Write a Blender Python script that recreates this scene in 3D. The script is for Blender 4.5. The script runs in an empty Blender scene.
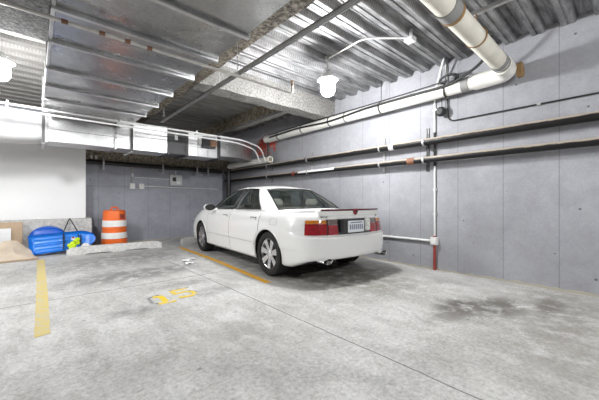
import bpy, bmesh, math, random
from mathutils import Vector, Matrix, Euler
random.seed(7)
PI = math.pi
R = math.radians
scene = bpy.context.scene
COL = scene.collection

# ------------------------------------------------------------------ materials
def new_mat(name):
    m = bpy.data.materials.new(name); m.use_nodes = True
    nt = m.node_tree; nt.nodes.clear()
    out = nt.nodes.new('ShaderNodeOutputMaterial')
    b = nt.nodes.new('ShaderNodeBsdfPrincipled')
    nt.links.new(b.outputs[0], out.inputs[0])
    return m, nt, b

class NG:
    """tiny helper around a node tree"""
    def __init__(s, nt): s.nt = nt; s.pos = None
    def n(s, t, **k):
        o = s.nt.nodes.new(t)
        for a, v in k.items(): setattr(o, a, v)
        return o
    def set(s, sock, v):
        if isinstance(v, bpy.types.NodeSocket): s.nt.links.new(v, sock)
        else: sock.default_value = v
    def P(s):
        if s.pos is None: s.pos = s.n('ShaderNodeNewGeometry').outputs['Position']
        return s.pos
    def obj(s): return s.n('ShaderNodeTexCoord').outputs['Object']
    def math(s, op, a, b=0.0, c=0.0):
        o = s.n('ShaderNodeMath', operation=op)
        s.set(o.inputs[0], a); s.set(o.inputs[1], b); s.set(o.inputs[2], c)
        return o.outputs[0]
    def scale(s, v, xyz):
        o = s.n('ShaderNodeVectorMath', operation='MULTIPLY'); s.set(o.inputs[0], v); o.inputs[1].default_value = xyz
        return o.outputs[0]
    def noise(s, v, sc, det=4, rough=.55, dist=0.0):
        o = s.n('ShaderNodeTexNoise'); s.set(o.inputs['Vector'], v)
        o.inputs['Scale'].default_value = sc; o.inputs['Detail'].default_value = det
        o.inputs['Roughness'].default_value = rough; o.inputs['Distortion'].default_value = dist
        return o.outputs['Fac']
    def ramp(s, f, stops):
        o = s.n('ShaderNodeValToRGB'); s.set(o.inputs[0], f)
        cr = o.color_ramp
        while len(cr.elements) < len(stops): cr.elements.new(.5)
        for e, (p, c) in zip(cr.elements, stops):
            e.position = p
            e.color = (c, c, c, 1) if isinstance(c, (int, float)) else (*c, 1)
        return o.outputs[0]
    def mix(s, f, a, b, mode='MIX'):
        o = s.n('ShaderNodeMix', data_type='RGBA', blend_type=mode)
        s.set(o.inputs[0], f)
        for i, v in ((6, a), (7, b)):
            if isinstance(v, (tuple, list)): v = (*v[:3], 1)
            s.set(o.inputs[i], v)
        return o.outputs[2]
    def sep(s, v):
        o = s.n('ShaderNodeSeparateXYZ'); s.set(o.inputs[0], v); return o.outputs
    def bump(s, b, h, st=.3, d=.01):
        o = s.n('ShaderNodeBump'); o.inputs['Strength'].default_value = st; o.inputs['Distance'].default_value = d
        s.set(o.inputs['Height'], h); s.nt.links.new(o.outputs[0], b.inputs['Normal'])
    def spot(s, cx, cy, rx, ry, soft=.5):
        """1 in an ellipse on the floor, falling to 0"""
        x, y, z = s.sep(s.P())
        dx = s.math('DIVIDE', s.math('SUBTRACT', x, cx), rx); dy = s.math('DIVIDE', s.math('SUBTRACT', y, cy), ry)
        d = s.math('SQRT', s.math('ADD', s.math('MULTIPLY', dx, dx), s.math('MULTIPLY', dy, dy)))
        o = s.n('ShaderNodeMapRange', interpolation_type='SMOOTHSTEP'); s.set(o.inputs[0], d)
        o.inputs[1].default_value = 1.0 - soft; o.inputs[2].default_value = 1.0 + soft
        o.inputs[3].default_value = 1; o.inputs[4].default_value = 0
        return o.outputs[0]
    def line(s, coord, at, w):
        """1 within w of coord==at"""
        return s.math('LESS_THAN', s.math('ABSOLUTE', s.math('SUBTRACT', coord, at)), w)

M = {}
def simple(name, col, rough=.5, metal=0.0, var=.12, sc=6.0, bump=0.0, coat=0.0, spec=.5):
    m, nt, b = new_mat(name); g = NG(nt)
    n = g.noise(g.obj(), sc, 5)
    lo = tuple(max(0, c*(1-var)) for c in col); hi = tuple(min(1, c*(1+var)) for c in col)
    c = g.ramp(n, [(.3, lo), (.7, hi)])
    g.set(b.inputs['Base Color'], c)
    b.inputs['Roughness'].default_value = rough; b.inputs['Metallic'].default_value = metal
    b.inputs['Coat Weight'].default_value = coat
    b.inputs['Specular IOR Level'].default_value = spec
    if bump: g.bump(b, g.noise(g.obj(), sc*6, 4), bump, .01)
    M[name] = m
    return m
def emit(name, col, st):
    m, nt, b = new_mat(name)
    b.inputs['Base Color'].default_value = (*col, 1)
    b.inputs['Emission Color'].default_value = (*col, 1); b.inputs['Emission Strength'].default_value = st
    M[name] = m

# floor concrete ------------------------------------------------
m, nt, b = new_mat('floor_concrete'); g = NG(nt)
P = g.P(); x, y, z = g.sep(P)
big = g.noise(P, .9, 6, .6, .4)
mid = g.noise(g.scale(P, (1, .5, 1)), 5.0, 8, .68, .6)
fine = g.noise(P, 34, 6, .8)
c = g.ramp(big, [(.3, (.365, .363, .355)), (.5, (.475, .474, .466)), (.7, (.555, .555, .546))])
c = g.mix(.75, c, g.ramp(mid, [(.30, (.36, .355, .34)), (.45, (.52, .515, .505)), (.62, (.66, .655, .645))]), 'OVERLAY')
scr = g.ramp(g.noise(g.scale(P, (1, .12, 1)), 22, 5, .7, .8), [(.60, 0.0), (.72, 1.0)])
c = g.mix(g.math('MULTIPLY', scr, .45), c, (.70, .695, .68))
mot = g.ramp(g.noise(P, 16, 6, .75, .8), [(.55, 0.0), (.70, 1.0)])
c = g.mix(g.math('MULTIPLY', mot, .6), c, (.22, .21, .19))
c = g.mix(.6, c, g.ramp(fine, [(.34, .26), (.62, .70)]), 'OVERLAY')
# oil and tyre stains and painted car shade, each with its own ragged outline
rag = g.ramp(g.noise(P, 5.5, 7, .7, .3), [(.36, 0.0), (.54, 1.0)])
for (cx, cy, rx, ry, k, colr) in ((3.40, 1.24, .34, .20, .95, (.075, .07, .068)), (3.70, .98, .36, .20, .9, (.10, .095, .09)), (3.05, 1.25, .3, .12, .6, (.2, .19, .18)), (4.15, .62, .3, .1, .8, (.11, .10, .095)), (3.6, .5, 1.3, .9, .35, (.26, .235, .19)), (3.55, 3.3, .95, 1.3, .75, (.17, .15, .105)),  # the last one deepens the car's shadow in the floor colour
                            (4.3, .55, .9, .35, .35, (.2, .185, .16)), (1.15, 5.15, .9, .4, .75, (.15, .145, .14)),
                            (1.2, 6.6, 1.1, .8, .7, (.2, .195, .19)), (1.55, 4.1, .35, .12, .5, (.16, .155, .15)),
                            (.75, 3.4, .22, .1, .5, (.15, .15, .15)), (1.75, 3.55, .3, .18, .5, (.2, .2, .2)),
                            (3.1, .35, .8, .3, .35, (.24, .22, .19)), (1.9, 2.0, .8, .45, .22, (.25, .24, .22)),
                            (1.2, 2.3, .5, .25, .3, (.24, .225, .2)), (.3, 2.2, .6, .3, .2, (.22, .21, .2)),
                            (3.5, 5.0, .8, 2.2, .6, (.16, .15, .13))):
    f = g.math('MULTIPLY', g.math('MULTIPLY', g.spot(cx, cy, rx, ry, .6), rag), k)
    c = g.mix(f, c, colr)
# small dark spots
v = g.n('ShaderNodeTexVoronoi'); g.set(v.inputs['Vector'], P); v.inputs['Scale'].default_value = 3.2
sp = g.math('MULTIPLY', g.math('LESS_THAN', v.outputs['Distance'], .055), g.math('GREATER_THAN', g.noise(P, 1.7, 2), .5))
c = g.mix(g.math('MULTIPLY', sp, .6), c, (.12, .12, .12))
# saw cut joints
wob = g.math('MULTIPLY', g.math('SUBTRACT', g.noise(P, 3, 3), .5), .03)
j1 = g.line(g.math('ADD', x, wob), 1.89, .006); j2 = g.line(g.math('ADD', y, wob), 4.42, .008)
c = g.mix(g.math('MULTIPLY', g.math('MAXIMUM', j1, j2), .8), c, (.09, .09, .085))
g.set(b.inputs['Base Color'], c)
g.set(b.inputs['Roughness'], g.ramp(mid, [(.3, .5), (.7, .8)]))
b.inputs['Specular IOR Level'].default_value = .3
g.bump(b, g.math('ADD', mid, g.math('MULTIPLY', fine, .3)), .25, .01)
M['floor'] = m

# painted grey wall ---------------------------------------------
def wall_mat(name, axis, base, red=False, rows=()):
    m, nt, b = new_mat(name); g = NG(nt)
    P = g.P(); s = g.sep(P); t = s[axis]; z = s[2]
    big = g.noise(P, .8, 5, .6); mid = g.noise(P, 6, 7, .7, .5)
    c = g.ramp(big, [(.3, tuple(k*.84 for k in base)), (.7, tuple(k*1.14 for k in base))])
    c = g.mix(.35, c, g.ramp(mid, [(.3, .40), (.6, .60)]), 'OVERLAY')
    fn = g.noise(P, 45, 4, .75)
    c = g.mix(.3, c, g.ramp(fn, [(.3, .38), (.65, .6)]), 'OVERLAY')
    # panel seams every 0.6 m
    fr = g.math('ABSOLUTE', g.math('SUBTRACT', g.math('FRACT', g.math('DIVIDE', g.math('ADD', t, 20.0-.25), .6)), .5))
    seam = g.math('GREATER_THAN', g.math('ADD', fr, g.math('MULTIPLY', g.math('SUBTRACT', g.noise(P, 5, 3), .5), .006)), .4915)
    for zz in rows: seam = g.math('MAXIMUM', seam, g.line(z, zz, .006))
    c = g.mix(g.math('MULTIPLY', seam, .4), c, (.085, .085, .09))
    # tie holes and chips
    v = g.n('ShaderNodeTexVoronoi'); g.set(v.inputs['Vector'], P); v.inputs['Scale'].default_value = 4.0
    sp = g.math('MULTIPLY', g.math('LESS_THAN', v.outputs['Distance'], .06), g.math('GREATER_THAN', g.noise(P, 2.3, 2), .47))
    c = g.mix(g.math('MULTIPLY', sp, .7), c, (.05, .05, .05))
    ch = g.math('GREATER_THAN', g.noise(g.scale(P, (1, 1, .45)), 9, 6, .7), .735)
    c = g.mix(g.math('MULTIPLY', ch, .6), c, (.55, .55, .55))
    # bare grout along the foot of the wall
    foot = g.math('LESS_THAN', g.math('ADD', z, g.math('MULTIPLY', g.math('SUBTRACT', g.noise(P, 7, 4), .5), .09)), .03)
    c = g.mix(foot, c, (.42, .39, .32))
    if red:
        dx = g.math('DIVIDE', g.math('SUBTRACT', t, 7.0), .55); dz = g.math('DIVIDE', g.math('SUBTRACT', z, 2.72), .34)
        d = g.math('ADD', g.math('MULTIPLY', dx, dx), g.math('MULTIPLY', dz, dz))
        f = g.math('LESS_THAN', g.math('ADD', d, g.math('MULTIPLY', g.math('SUBTRACT', g.noise(P, 7, 6, .7), .5), 5.0)), .55)
        c = g.mix(g.math('MULTIPLY', f, .85), c, (.75, .10, .05))
    g.set(b.inputs['Base Color'], c)
    b.inputs['Roughness'].default_value = .7; b.inputs['Specular IOR Level'].default_value = .2
    g.bump(b, g.math('SUBTRACT', mid, g.math('MULTIPLY', seam, 1.0)), .3, .01)
    M[name] = m
wall_mat('wall_paint_right', 1, (.33, .333, .355), True)
wall_mat('wall_paint_back', 0, (.36, .37, .415), False, (1.52,))

# galvanised metal ----------------------------------------------
def galv(name, lo, hi, rough, sc=5, aniso=(1, 1, 1)):
    m, nt, b = new_mat(name); g = NG(nt)
    P = g.scale(g.P(), aniso)
    n = g.noise(P, sc, 6, .65, .4)
    v = g.n('ShaderNodeTexVoronoi'); g.set(v.inputs['Vector'], P); v.inputs['Scale'].default_value = 45
    c = g.ramp(n, [(.3, (lo, lo, lo*1.01)), (.7, (hi, hi, hi*1.01))])
    c = g.mix(.18, c, v.outputs['Color'], 'SOFT_LIGHT')
    hs = g.n('ShaderNodeHueSaturation'); hs.inputs['Saturation'].default_value = .1; g.set(hs.inputs['Color'], c)
    g.set(b.inputs['Base Color'], hs.outputs[0]); b.inputs['Metallic'].default_value = 1
    g.set(b.inputs['Roughness'], g.ramp(n, [(.25, rough+.03), (.75, rough-.03)]))
    M[name] = m
galv('galvanised', .28, .50, .28, 1.8)
galv('galvanised_bright', .48, .66, .42, 4)
m, nt, b = new_mat('deck_metal'); g = NG(nt)
P = g.P(); x, y, z = g.sep(P)
n = g.noise(g.scale(P, (.6, 3, 1)), 4, 6, .65, .5)
sprk = g.noise(P, 40, 3, .7)
c = g.ramp(n, [(.3, (.10, .10, .102)), (.7, (.46, .46, .465))])
# rows of embossed marks stamped in the webs
wv = g.n('ShaderNodeTexWave', wave_type='BANDS', bands_direction='X'); g.set(wv.inputs['Vector'], P); wv.inputs['Scale'].default_value = 8
web = g.math('MULTIPLY', g.math('GREATER_THAN', z, 3.315), g.math('LESS_THAN', z, 3.37))
c = g.mix(g.math('MULTIPLY', g.math('MULTIPLY', web, g.math('GREATER_THAN', wv.outputs[0], .6)), .55), c, (.12, .12, .12))
# overspray of pale fireproofing near the beams
ov = g.math('MULTIPLY', g.math('LESS_THAN', x, 3.0), g.ramp(sprk, [(.5, 0.0), (.62, .7)]))
ov2 = g.math('GREATER_THAN', y, 4.6)
c = g.mix(g.math('MULTIPLY', g.math('MAXIMUM', ov, g.math('MULTIPLY', ov2, .75)), .8), c, (.22, .205, .18))
g.set(b.inputs['Base Color'], c)
g.set(b.inputs['Metallic'], g.math('SUBTRACT', .6, g.math('MULTIPLY', g.math('MAXIMUM', ov, ov2), .5)))
b.inputs['Roughness'].default_value = .6
M['deck'] = m

# sprayed fireproofing -------------------------------------------
def spray(name, a, bb, sc):
    m, nt, b = new_mat(name); g = NG(nt); P = g.P()
    n1 = g.noise(P, sc, 6, .75); n2 = g.noise(P, 3, 4, .6)
    c = g.ramp(n1, [(.36, a), (.5, tuple((p+q)/2 for p, q in zip(a, bb))), (.62, bb)])
    c = g.mix(.5, c, g.ramp(n2, [(.3, .35), (.7, .6)]), 'OVERLAY')
    g.set(b.inputs['Base Color'], c); b.inputs['Roughness'].default_value = .95
    b.inputs['Specular IOR Level'].default_value = .1
    g.bump(b, n1, 1.0, .03); M[name] = m
spray('spray_grey', (.035, .035, .035), (.19, .187, .183), 28)
spray('spray_brown', (.03, .026, .02), (.38, .34, .28), 22)
spray('spray_pale', (.17, .165, .155), (.42, .41, .39), 30)
spray('spray_dark', (.12, .10, .075), (.52, .46, .36), 16)
spray('raw_concrete', (.52, .515, .50), (.78, .77, .75), 14)
spray('stop_concrete', (.60, .595, .58), (.82, .81, .79), 20)

# plain ones
simple('white_board', (.86, .86, .86), .6, var=.02, sc=2)
simple('car_paint', (.84, .84, .825), .22, var=.01, sc=1, coat=.6)
simple('car_bumper_paint', (.82, .82, .80), .28, var=.01, sc=1, coat=.5)
simple('car_interior', (.30, .29, .27), .85, var=.1, sc=8)
simple('seat_leather', (.52, .50, .46), .6, var=.05, sc=6)
simple('black_trim', (.015, .015, .016), .35, var=.1)
simple('garnish', (.055, .055, .055), .35, var=.1)
simple('seam', (.16, .16, .16), .7, var=.1)
simple('tyre', (.022, .022, .022), .75, var=.2, sc=12, spec=.3)
simple('alloy', (.80, .80, .80), .25, 1.0, var=.05)
simple('chrome', (.85, .85, .85), .1, 1.0, var=.02)
simple('dark_well', (.01, .01, .01), .9, var=.1)
simple('brake_disc', (.10, .10, .10), .5, .6, var=.1)
simple('lens_red', (.30, .003, .010), .15, var=.35, sc=30, coat=1)
simple('lens_amber', (.55, .19, .02), .15, var=.2, sc=30, coat=1)
simple('lens_smoke', (.16, .12, .11), .15, var=.3, sc=30, coat=1)
simple('lens_clear', (.72, .74, .70), .12, var=.2, sc=40, coat=1)
simple('brake_strip', (.10, .006, .01), .2, var=.1, coat=.6)
simple('plate_white', (.80, .82, .84), .4, var=.05)
simple('plate_ink', (.25, .27, .36), .5, var=.2, sc=40)
simple('crest_red', (.24, .02, .03), .3, var=.2)
simple('pipe_black', (.014, .0135, .013), .42, var=.45, sc=5, spec=.6)
simple('pipe_rust', (.20, .09, .05), .7, var=.4, sc=10)
simple('pvc', (.80, .79, .74), .35, var=.05, sc=3)
simple('pvc_stained', (.74, .71, .62), .4, var=.1, sc=6)
simple('band_grey', (.26, .26, .25), .5, var=.1)
simple('rust_brown', (.28, .17, .07), .7, var=.3, sc=12)
simple('steel', (.50, .50, .50), .4, .5, var=.15, sc=8)
simple('conduit', (.80, .80, .79), .4, .05, var=.12, sc=8)
simple('sprinkler_paint', (.52, .50, .47), .45, .3, var=.2, sc=10)
simple('rubber_black', (.018, .018, .018), .6, var=.2)
simple('box_grey', (.58, .58, .58), .5, .1, var=.1)
simple('box_white', (.78, .78, .76), .5, var=.05)
simple('red_paint', (.32, .05, .035), .5, var=.25, sc=10)
simple('drum_orange', (.86, .155, .02), .45, var=.12, sc=5)
simple('drum_white', (.86, .86, .84), .4, var=.05, sc=8)
simple('sled_blue', (.008, .20, .74), .32, var=.1, sc=4)
simple('sled_blue_deep', (.006, .10, .55), .32, var=.1, sc=4)
simple('neon', (.66, .86, .02), .6, var=.1, sc=10)
simple('cardboard', (.50, .37, .25), .85, var=.1, sc=4)
simple('cardboard_pale', (.62, .52, .41), .85, var=.1, sc=4)
simple('paper', (.82, .82, .82), .7, var=.04)
simple('wrap_white', (.62, .62, .63), .55, var=.05, sc=3, bump=.3)
simple('duct_dark', (.045, .045, .047), .5, .1, var=.2)
simple('motor_brown', (.35, .20, .12), .6, var=.2)
simple('lamp_metal', (.72, .72, .72), .4, .3, var=.05)
# worn floor paint: the concrete shows through
def worn(name, col, thr, under=(.45, .44, .42)):
    m, nt, b = new_mat(name); g = NG(nt); P = g.P()
    n = g.noise(P, 14, 7, .75); n2 = g.noise(P, 3, 3)
    c = g.mix(g.ramp(g.math('ADD', n, g.math('MULTIPLY', n2, .3)), [(thr, 0.0), (thr+.12, 1.0)]), under, col)
    g.set(b.inputs['Base Color'], c); b.inputs['Roughness'].default_value = .7; M[name] = m
worn('stripe_faded', (.62, .50, .18), .54, (.50, .48, .40))
worn('stripe_yellow', (.78, .40, .02), .46)
worn('digit_yellow', (.80, .58, .03), .51, (.52, .51, .47))
worn('digit_grey', (.20, .20, .205), .55, (.52, .51, .49))
emit('lamp_glow', (.985, .99, 1), 345)
emit('lamp_glow_mid', (.985, .99, 1), 265)
emit('fill_lamp_glow', (.985, .99, 1), 410)
# tinted car glass
m, nt, b = new_mat('car_glass'); g = NG(nt)
b.inputs['Base Color'].default_value = (.02, .025, .025, 1); b.inputs['Roughness'].default_value = .03
tr = g.n('ShaderNodeBsdfTransparent'); tr.inputs[0].default_value = (.64, .68, .66, 1)
mx = g.n('ShaderNodeMixShader'); mx.inputs[0].default_value = .24
nt.links.new(tr.outputs[0], mx.inputs[1]); nt.links.new(b.outputs[0], mx.inputs[2])
nt.links.new(mx.outputs[0], [n for n in nt.nodes if n.type == 'OUTPUT_MATERIAL'][0].inputs[0])
M['car_glass'] = m

# ------------------------------------------------------------------ builders
def tag(o, label=None, cat=None, group=None, kind=None):
    if label: o['label'] = label
    if cat: o['category'] = cat
    if group: o['group'] = group
    if kind: o['kind'] = kind
    return o
def thing(name, loc, label, cat, group=None, rot=(0, 0, 0)):
    o = bpy.data.objects.new(name, None); COL.objects.link(o)
    o.location = loc; o.rotation_euler = rot; o.empty_display_size = .1
    return tag(o, label, cat, group)
def root_matrix(o):
    while o.parent: o = o.parent
    return Matrix.Translation(o.location) @ o.rotation_euler.to_matrix().to_4x4()

class MB:
    def __init__(s): s.v = []; s.f = []; s.mi = []; s.mats = []; s.cur = 0
    def mat(s, name):
        if name not in s.mats: s.mats.append(name)
        s.cur = s.mats.index(name); return s
    def add(s, vs, fs):
        o = len(s.v); s.v += [Vector(p) for p in vs]
        for f in fs: s.f.append([i+o for i in f]); s.mi.append(s.cur)
        return s
    def box(s, a, b, bev=0.0):
        a = [min(p, q) for p, q in zip(a, b)] if True else a; 
        return s
    def bx(s, lo, hi, mtx=None):
        (x0, y0, z0), (x1, y1, z1) = lo, hi
        vs = [(x, y, z) for x in (x0, x1) for y in (y0, y1) for z in (z0, z1)]
        if mtx is not None: vs = [mtx @ Vector(p) for p in vs]
        return s.add(vs, [(0, 1, 3, 2), (4, 6, 7, 5), (0, 4, 5, 1), (2, 3, 7, 6), (0, 2, 6, 4), (1, 5, 7, 3)])
    def grid(s, rows, closed_u=False, closed_v=False, cap=False):
        n = len(rows); k = len(rows[0]); o = [p for r in rows for p in r]; fs = []
        for i in range(n if closed_u else n-1):
            for j in range(k if closed_v else k-1):
                a = i; b = (i+1) % n; c = j; d = (j+1) % k
                fs.append((a*k+c, b*k+c, b*k+d, a*k+d))
        if cap:
            fs.append(tuple(range(k))[::-1] if not closed_u else ()); fs.append(tuple((n-1)*k+i for i in range(k)))
            fs = [f for f in fs if f]
        return s.add(o, fs)
    def tube(s, pts, r, seg=10, cap=True):
        pts = [Vector(p) for p in pts]; n = len(pts)
        rs = r if isinstance(r, (list, tuple)) else [r]*n
        T = []
        for i in range(n):
            t = (pts[min(i+1, n-1)] - pts[max(i-1, 0)]); T.append(t.normalized())
        up = Vector((0, 0, 1)) if abs(T[0].z) < .9 else Vector((1, 0, 0))
        nrm = (up - T[0]*up.dot(T[0])).normalized(); rows = []
        for i in range(n):
            nrm = (nrm - T[i]*nrm.dot(T[i])).normalized(); bi = T[i].cross(nrm)
            rows.append([pts[i] + (nrm*math.cos(2*PI*j/seg) + bi*math.sin(2*PI*j/seg))*rs[i] for j in range(seg)])
        return s.grid(rows, closed_v=True, cap=cap)
    def lathe(s, prof, origin=(0, 0, 0), seg=24, axis='z', closed=False):
        o = Vector(origin); rows = []
        for r, h in prof:
            row = []
            for j in range(seg):
                a = 2*PI*j/seg; c, d = r*math.cos(a), r*math.sin(a)
                row.append(o + Vector({'z': (c, d, h), 'y': (c, h, d), 'x': (h, c, d)}[axis]))
            rows.append(row)
        return s.grid(rows, closed_u=closed, closed_v=True)
    def prism(s, poly, d):
        """poly: 3d points of one face, extruded by vector d"""
        k = len(poly); d = Vector(d); vs = [Vector(p) for p in poly]; vs += [p + d for p in vs]
        fs = [tuple(range(k))[::-1], tuple(range(k, 2*k))] + [(i, (i+1) % k, k+(i+1) % k, k+i) for i in range(k)]
        return s.add(vs, fs)
    def build(s, name, mats=None, parent=None, world=True, smooth=True, angle=35, bevel=0.0, merge=1e-5):
        if mats is not None and not s.mats: s.mats = [mats]
        me = bpy.data.meshes.new(name)
        vs = s.v
        if parent is not None and world:
            inv = root_matrix(parent).inverted(); vs = [inv @ p for p in vs]
        me.from_pydata([tuple(p) for p in vs], [], s.f)
        for mn in s.mats: me.materials.append(M[mn])
        for p, i in zip(me.polygons, s.mi): p.material_index = i
        bm = bmesh.new(); bm.from_mesh(me)
        bmesh.ops.remove_doubles(bm, verts=bm.verts, dist=merge)
        bmesh.ops.recalc_face_normals(bm, faces=bm.faces)
        if bevel:
            es = [e for e in bm.edges if len(e.link_faces) == 2 and e.calc_face_angle(0) > R(50)]
            bmesh.ops.bevel(bm, geom=es, offset=bevel, segments=2, affect='EDGES', clamp_overlap=True)
        for f in bm.faces: f.smooth = smooth
        for e in bm.edges:
            if len(e.link_faces) == 2 and e.calc_face_angle(0) > R(angle): e.smooth = False
        bm.to_mesh(me); bm.free()
        o = bpy.data.objects.new(name, me); COL.objects.link(o)
        if parent is not None: o.parent = parent
        return o
def bezier(pts, n=8):
    """catmull-rom through pts"""
    P = [Vector(p) for p in pts]; P = [P[0]*2-P[1]] + P + [P[-1]*2-P[-2]]; out = []
    for i in range(1, len(P)-2):
        for k in range(n):
            t = k/n; a, b, c, d = P[i-1:i+3]
            out.append(.5*((2*b) + (c-a)*t + (2*a-5*b+4*c-d)*t*t + (3*b-a-3*c+d)*t**3))
    out.append(P[-2]); return out
def arc_corner(a, b, c, r, n=6):
    """points rounding the corner a-b-c"""
    a, b, c = Vector(a), Vector(b), Vector(c)
    p = b + (a-b).normalized()*r; q = b + (c-b).normalized()*r
    return [p*(1-t)**2 + b*2*t*(1-t) + q*t*t for t in [i/n for i in range(n+1)]]
def path(pts, r):
    out = [Vector(pts[0])]
    for i in range(1, len(pts)-1): out += arc_corner(pts[i-1], pts[i], pts[i+1], r)
    out.append(Vector(pts[-1])); return out
def struct(o, label):
    return tag(o, label, None, None, 'structure')

# ------------------------------------------------------------------ the room
WX = 4.93; BY = 9.3; HC = 3.30; X0 = -7.0; Y0 = -4.5
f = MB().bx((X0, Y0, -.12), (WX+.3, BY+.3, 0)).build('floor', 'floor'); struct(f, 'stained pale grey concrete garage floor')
w = MB().bx((WX, Y0, 0), (WX+.25, BY+.25, HC+.09)).build('wall_right', 'wall_paint_right'); struct(w, 'grey painted concrete panel wall at the right')
w = MB().bx((X0, BY, 0), (WX, BY+.25, HC+.09)).build('wall_back', 'wall_paint_back'); struct(w, 'dark grey painted wall behind the car')
# white board wall on a rough concrete plinth
w = MB().bx((X0, 8.62, .735), (.91, BY, 2.6)).build('wall_left', 'white_board'); struct(w, 'white board wall above the concrete plinth')
mb = MB()
nx = 40
rows = []
for i in range(nx+1):
    xx = X0 + (1.02-X0)*i/nx; j = random.uniform(-.018, .018); k = random.uniform(-.015, .015)
    rows.append([(xx, BY, 0), (xx, BY, .735), (xx, 8.62+k, .735+j*.4), (xx, 8.58+j, .70+k), (xx, 8.58+k, .35), (xx, 8.57, 0)])
mb.grid(rows, cap=True)
struct(mb.build('trim_1', 'raw_concrete'), 'rough concrete plinth under the white board wall')
# corrugated deck
prof = []
pitch = .3; yy = Y0 - .1
while yy < BY + .3:
    prof += [(yy, HC), (yy+.05, HC), (yy+.056, HC+.012), (yy+.069, HC+.012), (yy+.075, HC), (yy+.125, HC), (yy+.155, HC+.075), (yy+.2, HC+.075), (yy+.206, HC+.064), (yy+.219, HC+.064), (yy+.225, HC+.075), (yy+.27, HC+.075)]; yy += pitch
mb = MB().mat('deck')
mb.grid([[(xx, p[0], p[1]) for p in prof] for xx in (X0, -3, -1, 0, 1, 2, 3, 4, WX+.02)])
mb.bx((X0, Y0, HC+.085), (WX+.25, BY+.25, HC+.2))
struct(mb.build('ceiling', 'deck', angle=20), 'galvanised corrugated metal deck ceiling')
# thin seams of the deck side laps
# beams
def beam(name, lo, hi, mat, label, jit=.012, n=36):
    (x0, y0, z0), (x1, y1, z1) = lo, hi
    mb = MB(); rows = []; along_x = (x1-x0) > (y1-y0)
    for i in range(n+1):
        t = i/n; q = [random.uniform(-jit, jit) for _ in range(6)]
        if along_x:
            xx = x0+(x1-x0)*t
            rows.append([(xx, y0, z1), (xx, y0+q[0], z0+.07), (xx, y0+q[1]-.01, z0+q[2]), (xx, (y0+y1)/2, z0+q[3]*.6), (xx, y1+q[4], z0+q[5]), (xx, y1, z1)])
        else:
            yv = y0+(y1-y0)*t
            rows.append([(x0, yv, z1), (x0+q[0], yv, z0+.07), (x0+q[1]-.01, yv, z0+q[2]), ((x0+x1)/2, yv, z0+q[3]*.6), (x1+q[4], yv, z0+q[5]), (x1, yv, z1)])
    mb.grid(rows, cap=True)
    return struct(mb.build(name, mat), label)
beam('trim_2', (1.52, Y0, 2.92), (1.88, 9.3, HC+.02), 'spray_brown', 'speckled fireproofed beam beside the big duct')
beam('trim_3', (1.88, 4.4, 2.92), (WX, 4.72, HC+.02), 'spray_pale', 'pale fireproofed cross beam above the car')
beam('trim_4', (X0, 3.1, 2.92), (1.52, 4.40, HC+.02), 'spray_grey', 'wide grey sprayed beam left of the duct')
beam('trim_5', (3.84, 4.72, 3.0), (4.02, BY, HC+.02), 'spray_dark', 'brown beam running back near the right wall')
beam('trim_8', (3.83, 4.72, 2.965), (3.97, BY, 3.0), 'spray_pale', 'pale bottom flange of the brown beam near the right wall', .006)
beam('trim_6', (.95, 9.12, 2.16), (WX, BY, 2.60), 'spray_dark', 'rough brown beam along the top of the back wall')
beam('trim_7', (X0, 4.40, 2.96), (.1, 4.62, HC+.02), 'spray_pale', 'torn pale insulation edge left of the duct')

# ------------------------------------------------------------------ big duct along the depth of the garage
DX0, DX1, DZ0, DZ1 = .13, 1.45, 2.64, 2.92
t = thing('air_duct', (.8, 6.5, DZ0), 'wide flat galvanised air duct under the ceiling, crossed by raised joint flanges', 'duct')
ys = [Y0, 1.1, 2.37, 3.0, 3.64, 4.40, 5.06, 5.75, 6.5]
for i in range(len(ys)-1):
    a, bq = ys[i], ys[i+1]; mb = MB()
    # bottom with a shallow cross break
    cx, cy = (DX0+DX1)/2, (a+bq)/2; s_ = .012
    c4 = [(DX0, a, DZ0), (DX1, a, DZ0), (DX1, bq, DZ0), (DX0, bq, DZ0)]; u4 = [(p[0], p[1], DZ1) for p in c4]
    mb.add(c4+u4+[(cx, cy, DZ0-s_)], [(0, 1, 8), (1, 2, 8), (2, 3, 8), (3, 0, 8), (0, 4, 5, 1), (1, 5, 6, 2), (2, 6, 7, 3), (3, 7, 4, 0), (4, 7, 6, 5)])
    mb.build('duct_section', 'galvanised', t, angle=.4)
for yv in ys[1:]:
    mb = MB()
    mb.bx((DX0-.03, yv-.022, DZ0-.035), (DX1+.03, yv+.022, DZ0)); mb.bx((DX0-.03, yv-.022, DZ0), (DX0, yv+.022, DZ1)); mb.bx((DX1, yv-.022, DZ0), (DX1+.03, yv+.022, DZ1))
    mb.build('joint_flange', 'galvanised_bright', t, bevel=.004)
MB().bx((DX0-.028, -1, DZ0-.012), (DX0-.004, 6.45, DZ0+.045)).build('corner_angle', 'galvanised_bright', t)

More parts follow.
